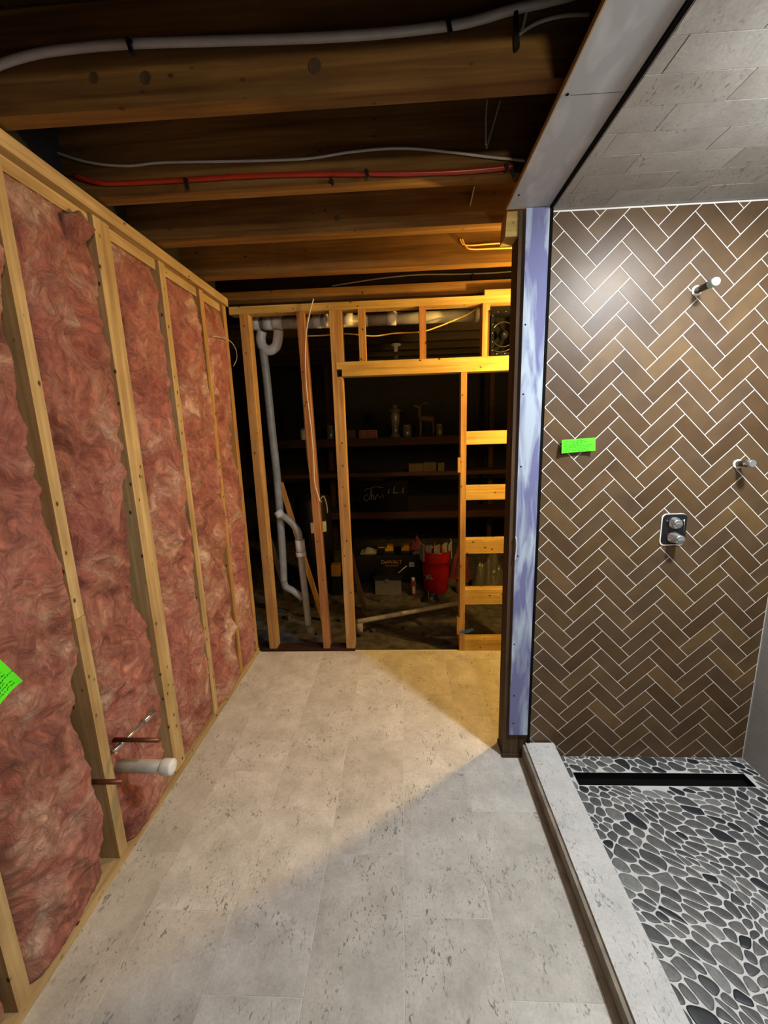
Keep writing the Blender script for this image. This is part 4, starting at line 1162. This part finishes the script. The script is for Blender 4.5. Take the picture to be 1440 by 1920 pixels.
for k in range(4):
    bm = B(); x = bxm - .075 + .05 * k; tube(bm, [(x, bym, ZF + H_ - .12), (x + .01, bym - .02, ZF + H_ + .06 + .015 * (k % 2))], 0.014, 10, False)
    tag(obj('hand_tool', bm, black_m), ['leftmost', 'second from left', 'second from right', 'rightmost'][k] + ' of the black handled tools standing in the red bucket', 'tool', 'tools in the red bucket')
# bags behind the crosspieces
c_ = P3(865, 1085, 4.2); cloth(c_.x + .02, 4.46, ZF, .13, .10, .36, redcloth, 'fabric_bag', 'dull red bag slumped beside the red bucket', 'bag', 12)
c_ = P3(905, 1080, 4.0); cloth(c_.x + .08, 4.05, ZF, .20, .16, .48, clearbag_m, 'plastic_bag', 'crumpled clear plastic bag seen between the crosspieces', 'bag', 13)
# jar by bucket
c_ = P3(862, 1105, 4.0); bm = B(); lathe(bm, [(.04, 0), (.042, .01), (.042, .12), (.03, .14), (.034, .145), (.034, .16)], (c_.x, 4.0, ZF), 20)
tag(obj('glass_jar', bm, glass_m), 'cloudy glass jar on the floor beside the red bucket', 'jar')
# yellow tool at left of doorway
c_ = P3(631, 1070, 4.0); root = thing('cordless_saw', (c_.x, 4.0, ZF), 'yellow and black power tool behind the doubled doorway studs', 'tool')
bm = B(); bx(bm, c_.x - .05, c_.x + .04, 3.97, 4.05, c_.z - .05, c_.z + .07); part('yellow_shell', bm, yellow_m, root, 0.015)
bm = B(); bx(bm, c_.x - .05, c_.x + .05, 3.96, 4.06, ZF, c_.z - .051); part('black_base', bm, black_m, root, 0.015)

# shelves at the back of the storage room
YSH = 5.2
for (px0, px1, py0, py1, l) in ((600, 900, 820, 835, 'upper dark wooden shelf in the storage room'), (600, 900, 886, 893, 'middle dark wooden shelf in the storage room'), (600, 900, 960, 972, 'lower dark wooden shelf in the storage room')):
    a = P3(px0, py1, YSH); b = P3(px1, py0, YSH)
    z1_ = P3(740, py0, YSH).z; z0_ = P3(740, py1, YSH).z
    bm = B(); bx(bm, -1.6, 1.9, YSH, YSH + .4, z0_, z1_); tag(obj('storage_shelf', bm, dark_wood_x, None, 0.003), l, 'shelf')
    if py0 == 820: ZS1 = z1_
    if py0 == 886: ZS2 = z1_
    if py0 == 960: ZS3 = z1_
for x, l in ((-1.0, 'left dark upright post of the storage shelves'), (1.15, 'right dark upright post of the storage shelves')):
    board('shelf_post', dark_wood_x, x, x + .06, YSH + .399, YSH + .46, ZF, 2.489, l, 'post')
# lantern
c_ = P3(741, 800, YSH + .1)
root = thing('lantern', (c_.x, YSH + .12, ZS1), 'tall grey lantern on the upper storage shelf', 'lantern')
zl = ZS1; cc = (c_.x, YSH + .12, zl)
bm = B(); lathe(bm, [(.07, 0), (.07, .02), (.045, .05), (.045, .13), (.06, .15), (.06, .16)], cc, 20); part('base', bm, glass_m, root)
bm = B(); lathe(bm, [(.05, .16), (.06, .2), (.06, .28), (.05, .31)], cc, 20); part('globe', bm, greyb_m, root)
bm = B(); lathe(bm, [(.085, .31), (.09, .32), (.06, .35), (.035, .36), (.035, .395), (.02, .40)], cc, 20); part('cap', bm, glass_m, root)
# deer figure
c_ = P3(800, 812, YSH + .1); dx, dz = c_.x, ZS1; yy = YSH + .14
bm = B()
tube(bm, [(dx - .09, yy, dz + .22), (dx - .03, yy, dz + .225), (dx + .05, yy, dz + .215), (dx + .09, yy, dz + .20)], lambda t: .034 + .008 * sin(t * pi), 12)
tube(bm, [(dx - .08, yy, dz + .23), (dx - .09, yy, dz + .30), (dx - .085, yy, dz + .35)], lambda t: .026 - .008 * t, 10)
tube(bm, [(dx - .07, yy, dz + .35), (dx - .11, yy, dz + .365), (dx - .15, yy, dz + .385)], lambda t: .024 - .012 * t, 10)
for lx, ly in ((-.085, -.02), (-.075, .02), (.08, -.02), (.07, .02)):
    tube(bm, [(dx + lx, yy + ly, dz + .21), (dx + lx + .008, yy + ly, dz + .11), (dx + lx, yy + ly, dz + .002)], lambda t: .013 - .006 * t, 8)
for s in (-.012, .012):
    tube(bm, [(dx - .09, yy + s, dz + .37), (dx - .04, yy + 2 * s, dz + .40), (dx + .03, yy + 2 * s, dz + .395)], .005, 6)
    tube(bm, [(dx - .05, yy + 2 * s, dz + .398), (dx - .01, yy + 2 * s, dz + .42)], .004, 6)
tag(obj('deer_figurine', bm, deer_m), 'small antlered deer figurine standing on the upper storage shelf', 'figurine')
# basket, jars and cans on the upper shelf
c_ = P3(690, 812, YSH + .05)
bm = B()
for k in range(9): bx(bm, c_.x - .11 + k * .0262, c_.x - .11 + k * .0262 + .009, YSH + .05, YSH + .056, ZS1 + .006, ZS1 + .09)
for z in (0, .03, .06, .088): bx(bm, c_.x - .112, c_.x + .112, YSH + .044, YSH + .0495, ZS1 + z, ZS1 + z + .010)
bx(bm, c_.x - .112, c_.x - .106, YSH + .06, YSH + .2, ZS1, ZS1 + .098); bx(bm, c_.x + .106, c_.x + .112, YSH + .06, YSH + .2, ZS1, ZS1 + .098); bx(bm, c_.x - .1, c_.x + .1, YSH + .06, YSH + .2, ZS1, ZS1 + .006); bx(bm, c_.x - .1, c_.x + .1, YSH + .2, YSH + .206, ZS1, ZS1 + .098)
tag(obj('plastic_basket', bm, basket_m), 'pink slotted plastic basket on the upper storage shelf', 'basket')
def jar(px, r, h, m_, z, l, name='shelf_jar', cat='jar'):
    c_ = P3(px, 812, YSH + .1); root = thing(name, (c_.x, YSH + .12, z), l, cat)
    bm = B(); lathe(bm, [(r * .95, 0), (r, .006), (r, h * .82), (r * .8, h * .86)], (c_.x, YSH + .12, z), 20); part('body', bm, m_, root)
    bm = B(); lathe(bm, [(r * .84, h * .861), (r * .86, h * .87), (r * .86, h)], (c_.x, YSH + .12, z), 20); part('lid', bm, greyb_m, root)
jar(763, .055, .15, glass_m, ZS1, 'pale squat jar between the lantern and the deer figurine')
jar(824, .045, .15, glass_m, ZS1, 'dim jar at the right of the deer figurine')
jar(619, .045, .17, glass_m, ZS1, 'pale jar behind the doubled doorway studs on the upper shelf')
jar(570, .05, .15, paper_m, ZS1, 'white tub on the upper shelf behind the reddish stud', 'shelf_tub', 'tub')
bm = B(); c_ = P3(658, 800, YSH + .1); bx(bm, c_.x - .06, c_.x + .05, YSH + .08, YSH + .2, ZS1, ZS1 + .10); tag(obj('carton', bm, tan_m, None, .003), 'dim flat carton beside the pink basket', 'carton')
# boxes on the middle shelf
for (px0, px1, h, m_, l) in ((686, 731, .0, tan_m, ''), ):
    pass
for px, wd, h, m_, l in ((780, .09, .10, tan_m, 'small dim carton at the middle shelf centre'), (806, .08, .11, tan_m, 'small dim brownish carton right of centre on the middle shelf'), (827, .04, .10, tan_m, 'narrow dim carton at the right of the middle shelf')):
    c_ = P3(px, 880, YSH + .05); bm = B(); bx(bm, c_.x - wd, c_.x + wd, YSH + .05, YSH + .2, ZS2, ZS2 + h); tag(obj('carton', bm, m_, None, .003), l, 'carton')
a = P3(686, 912, YSH - .06); b = P3(731, 888, YSH - .06)
bm = B(); bx(bm, a.x, b.x, YSH + .03, YSH + .3, ZS3, ZS3 + .30); tag(obj('cardboard_box', bm, tan_m, None, .004), 'large dim cardboard box on the lower storage shelf', 'box')
# sign with script lettering
root = thing('lettered_sign', P3(720, 955, YSH - .08), 'dark board sign with pale script lettering leaning by the lower shelf', 'sign')
a = P3(675, 948, YSH - .03); b = P3(765, 902, YSH - .03)
root.location = ((a.x + b.x) / 2, YSH + .01, ZS3)
bm = B(); bx(bm, a.x, b.x, YSH + .005, YSH + .02, ZS3, b.z); part('board', bm, blackm2, root, .003)
def stroke(pts): return [P3(x, y, YSH + .002) for x, y in pts]
bm = B()
zz = lambda x, y: (640 + x / 6, 730 + y / 6)
for st_ in ([(260, 1140), (290, 1120), (340, 1110), (380, 1095), (470, 1105)], [(330, 1115), (330, 1170), (310, 1230), (280, 1255), (255, 1235), (265, 1200), (300, 1180)],
            [(345, 1140), (340, 1190), (335, 1245), (345, 1200), (360, 1190), (368, 1240)], [(375, 1240), (390, 1210), (405, 1185), (412, 1195)], [(425, 1205), (435, 1215), (430, 1225)], [(460, 1185), (470, 1225)],
            [(540, 1120), (530, 1165), (520, 1160)], [(600, 1090), (590, 1130), (588, 1165), (610, 1160), (635, 1168)], [(655, 1162), (665, 1166)], [(700, 1105), (690, 1140), (695, 1170)]):
    tube(bm, stroke([zz(*p) for p in st_]), 0.005, 6)
part('script_lettering', bm, plain('dimmed_white_paint', (0.14, 0.14, 0.13), 0.8), root)  # white lettering with the room's shade painted into its colour
# light bulb fixture far in the storage room ceiling
c_ = P3(742, 660, 4.4); root = thing('bulb_socket', (c_.x, 4.4, c_.z), 'unlit white bulb holder hanging in the dark above the doorway header', 'light')
bm = B(); lathe(bm, [(.05, 0.10), (.055, .085), (.02, .07), (.018, .02)], (c_.x, 4.4, c_.z - .02), 18); part('holder', bm, paper_m, root)
bm = B(); lathe(bm, [(.018, .02), (.03, -.02), (.03, -.045), (.012, -.065)], (c_.x, 4.4, c_.z - .02), 18); part('bulb', bm, glass_m, root)
tube_z = c_.z + .08
bm = B(); tube(bm, [(c_.x, 4.4, tube_z), (c_.x, 4.4, 2.485)], .006, 8, False); part('cord', bm, cable_w, root)

# ================================================================ LAMPS OUT OF FRAME (their glow is set at the top)
root = thing('ceiling_light', (LA[0], LA[1], ZC), 'round white ceiling light over the shower', 'light')
bm = B(); lathe(bm, [(.075, -.001), (.075, -.012), (.06, -.018)], (LA[0], LA[1], ZC - .002), 28); part('base_disc', bm, lampshell_m, root)
root = thing('bulb_holder', (LB[0], LB[1], LB[2]), 'hanging bulb holder in the space behind the tiled wall', 'light')
bm = B(); lathe(bm, [(.02, .045), (.022, .09), (.01, .1)], LB, 16); part('socket', bm, lampshell_m, root)
bm = B(); tube(bm, [(LB[0], LB[1], LB[2] + .1), (LB[0], LB[1], 2.72)], .004, 8, False); part('cord', bm, cable_w, root)
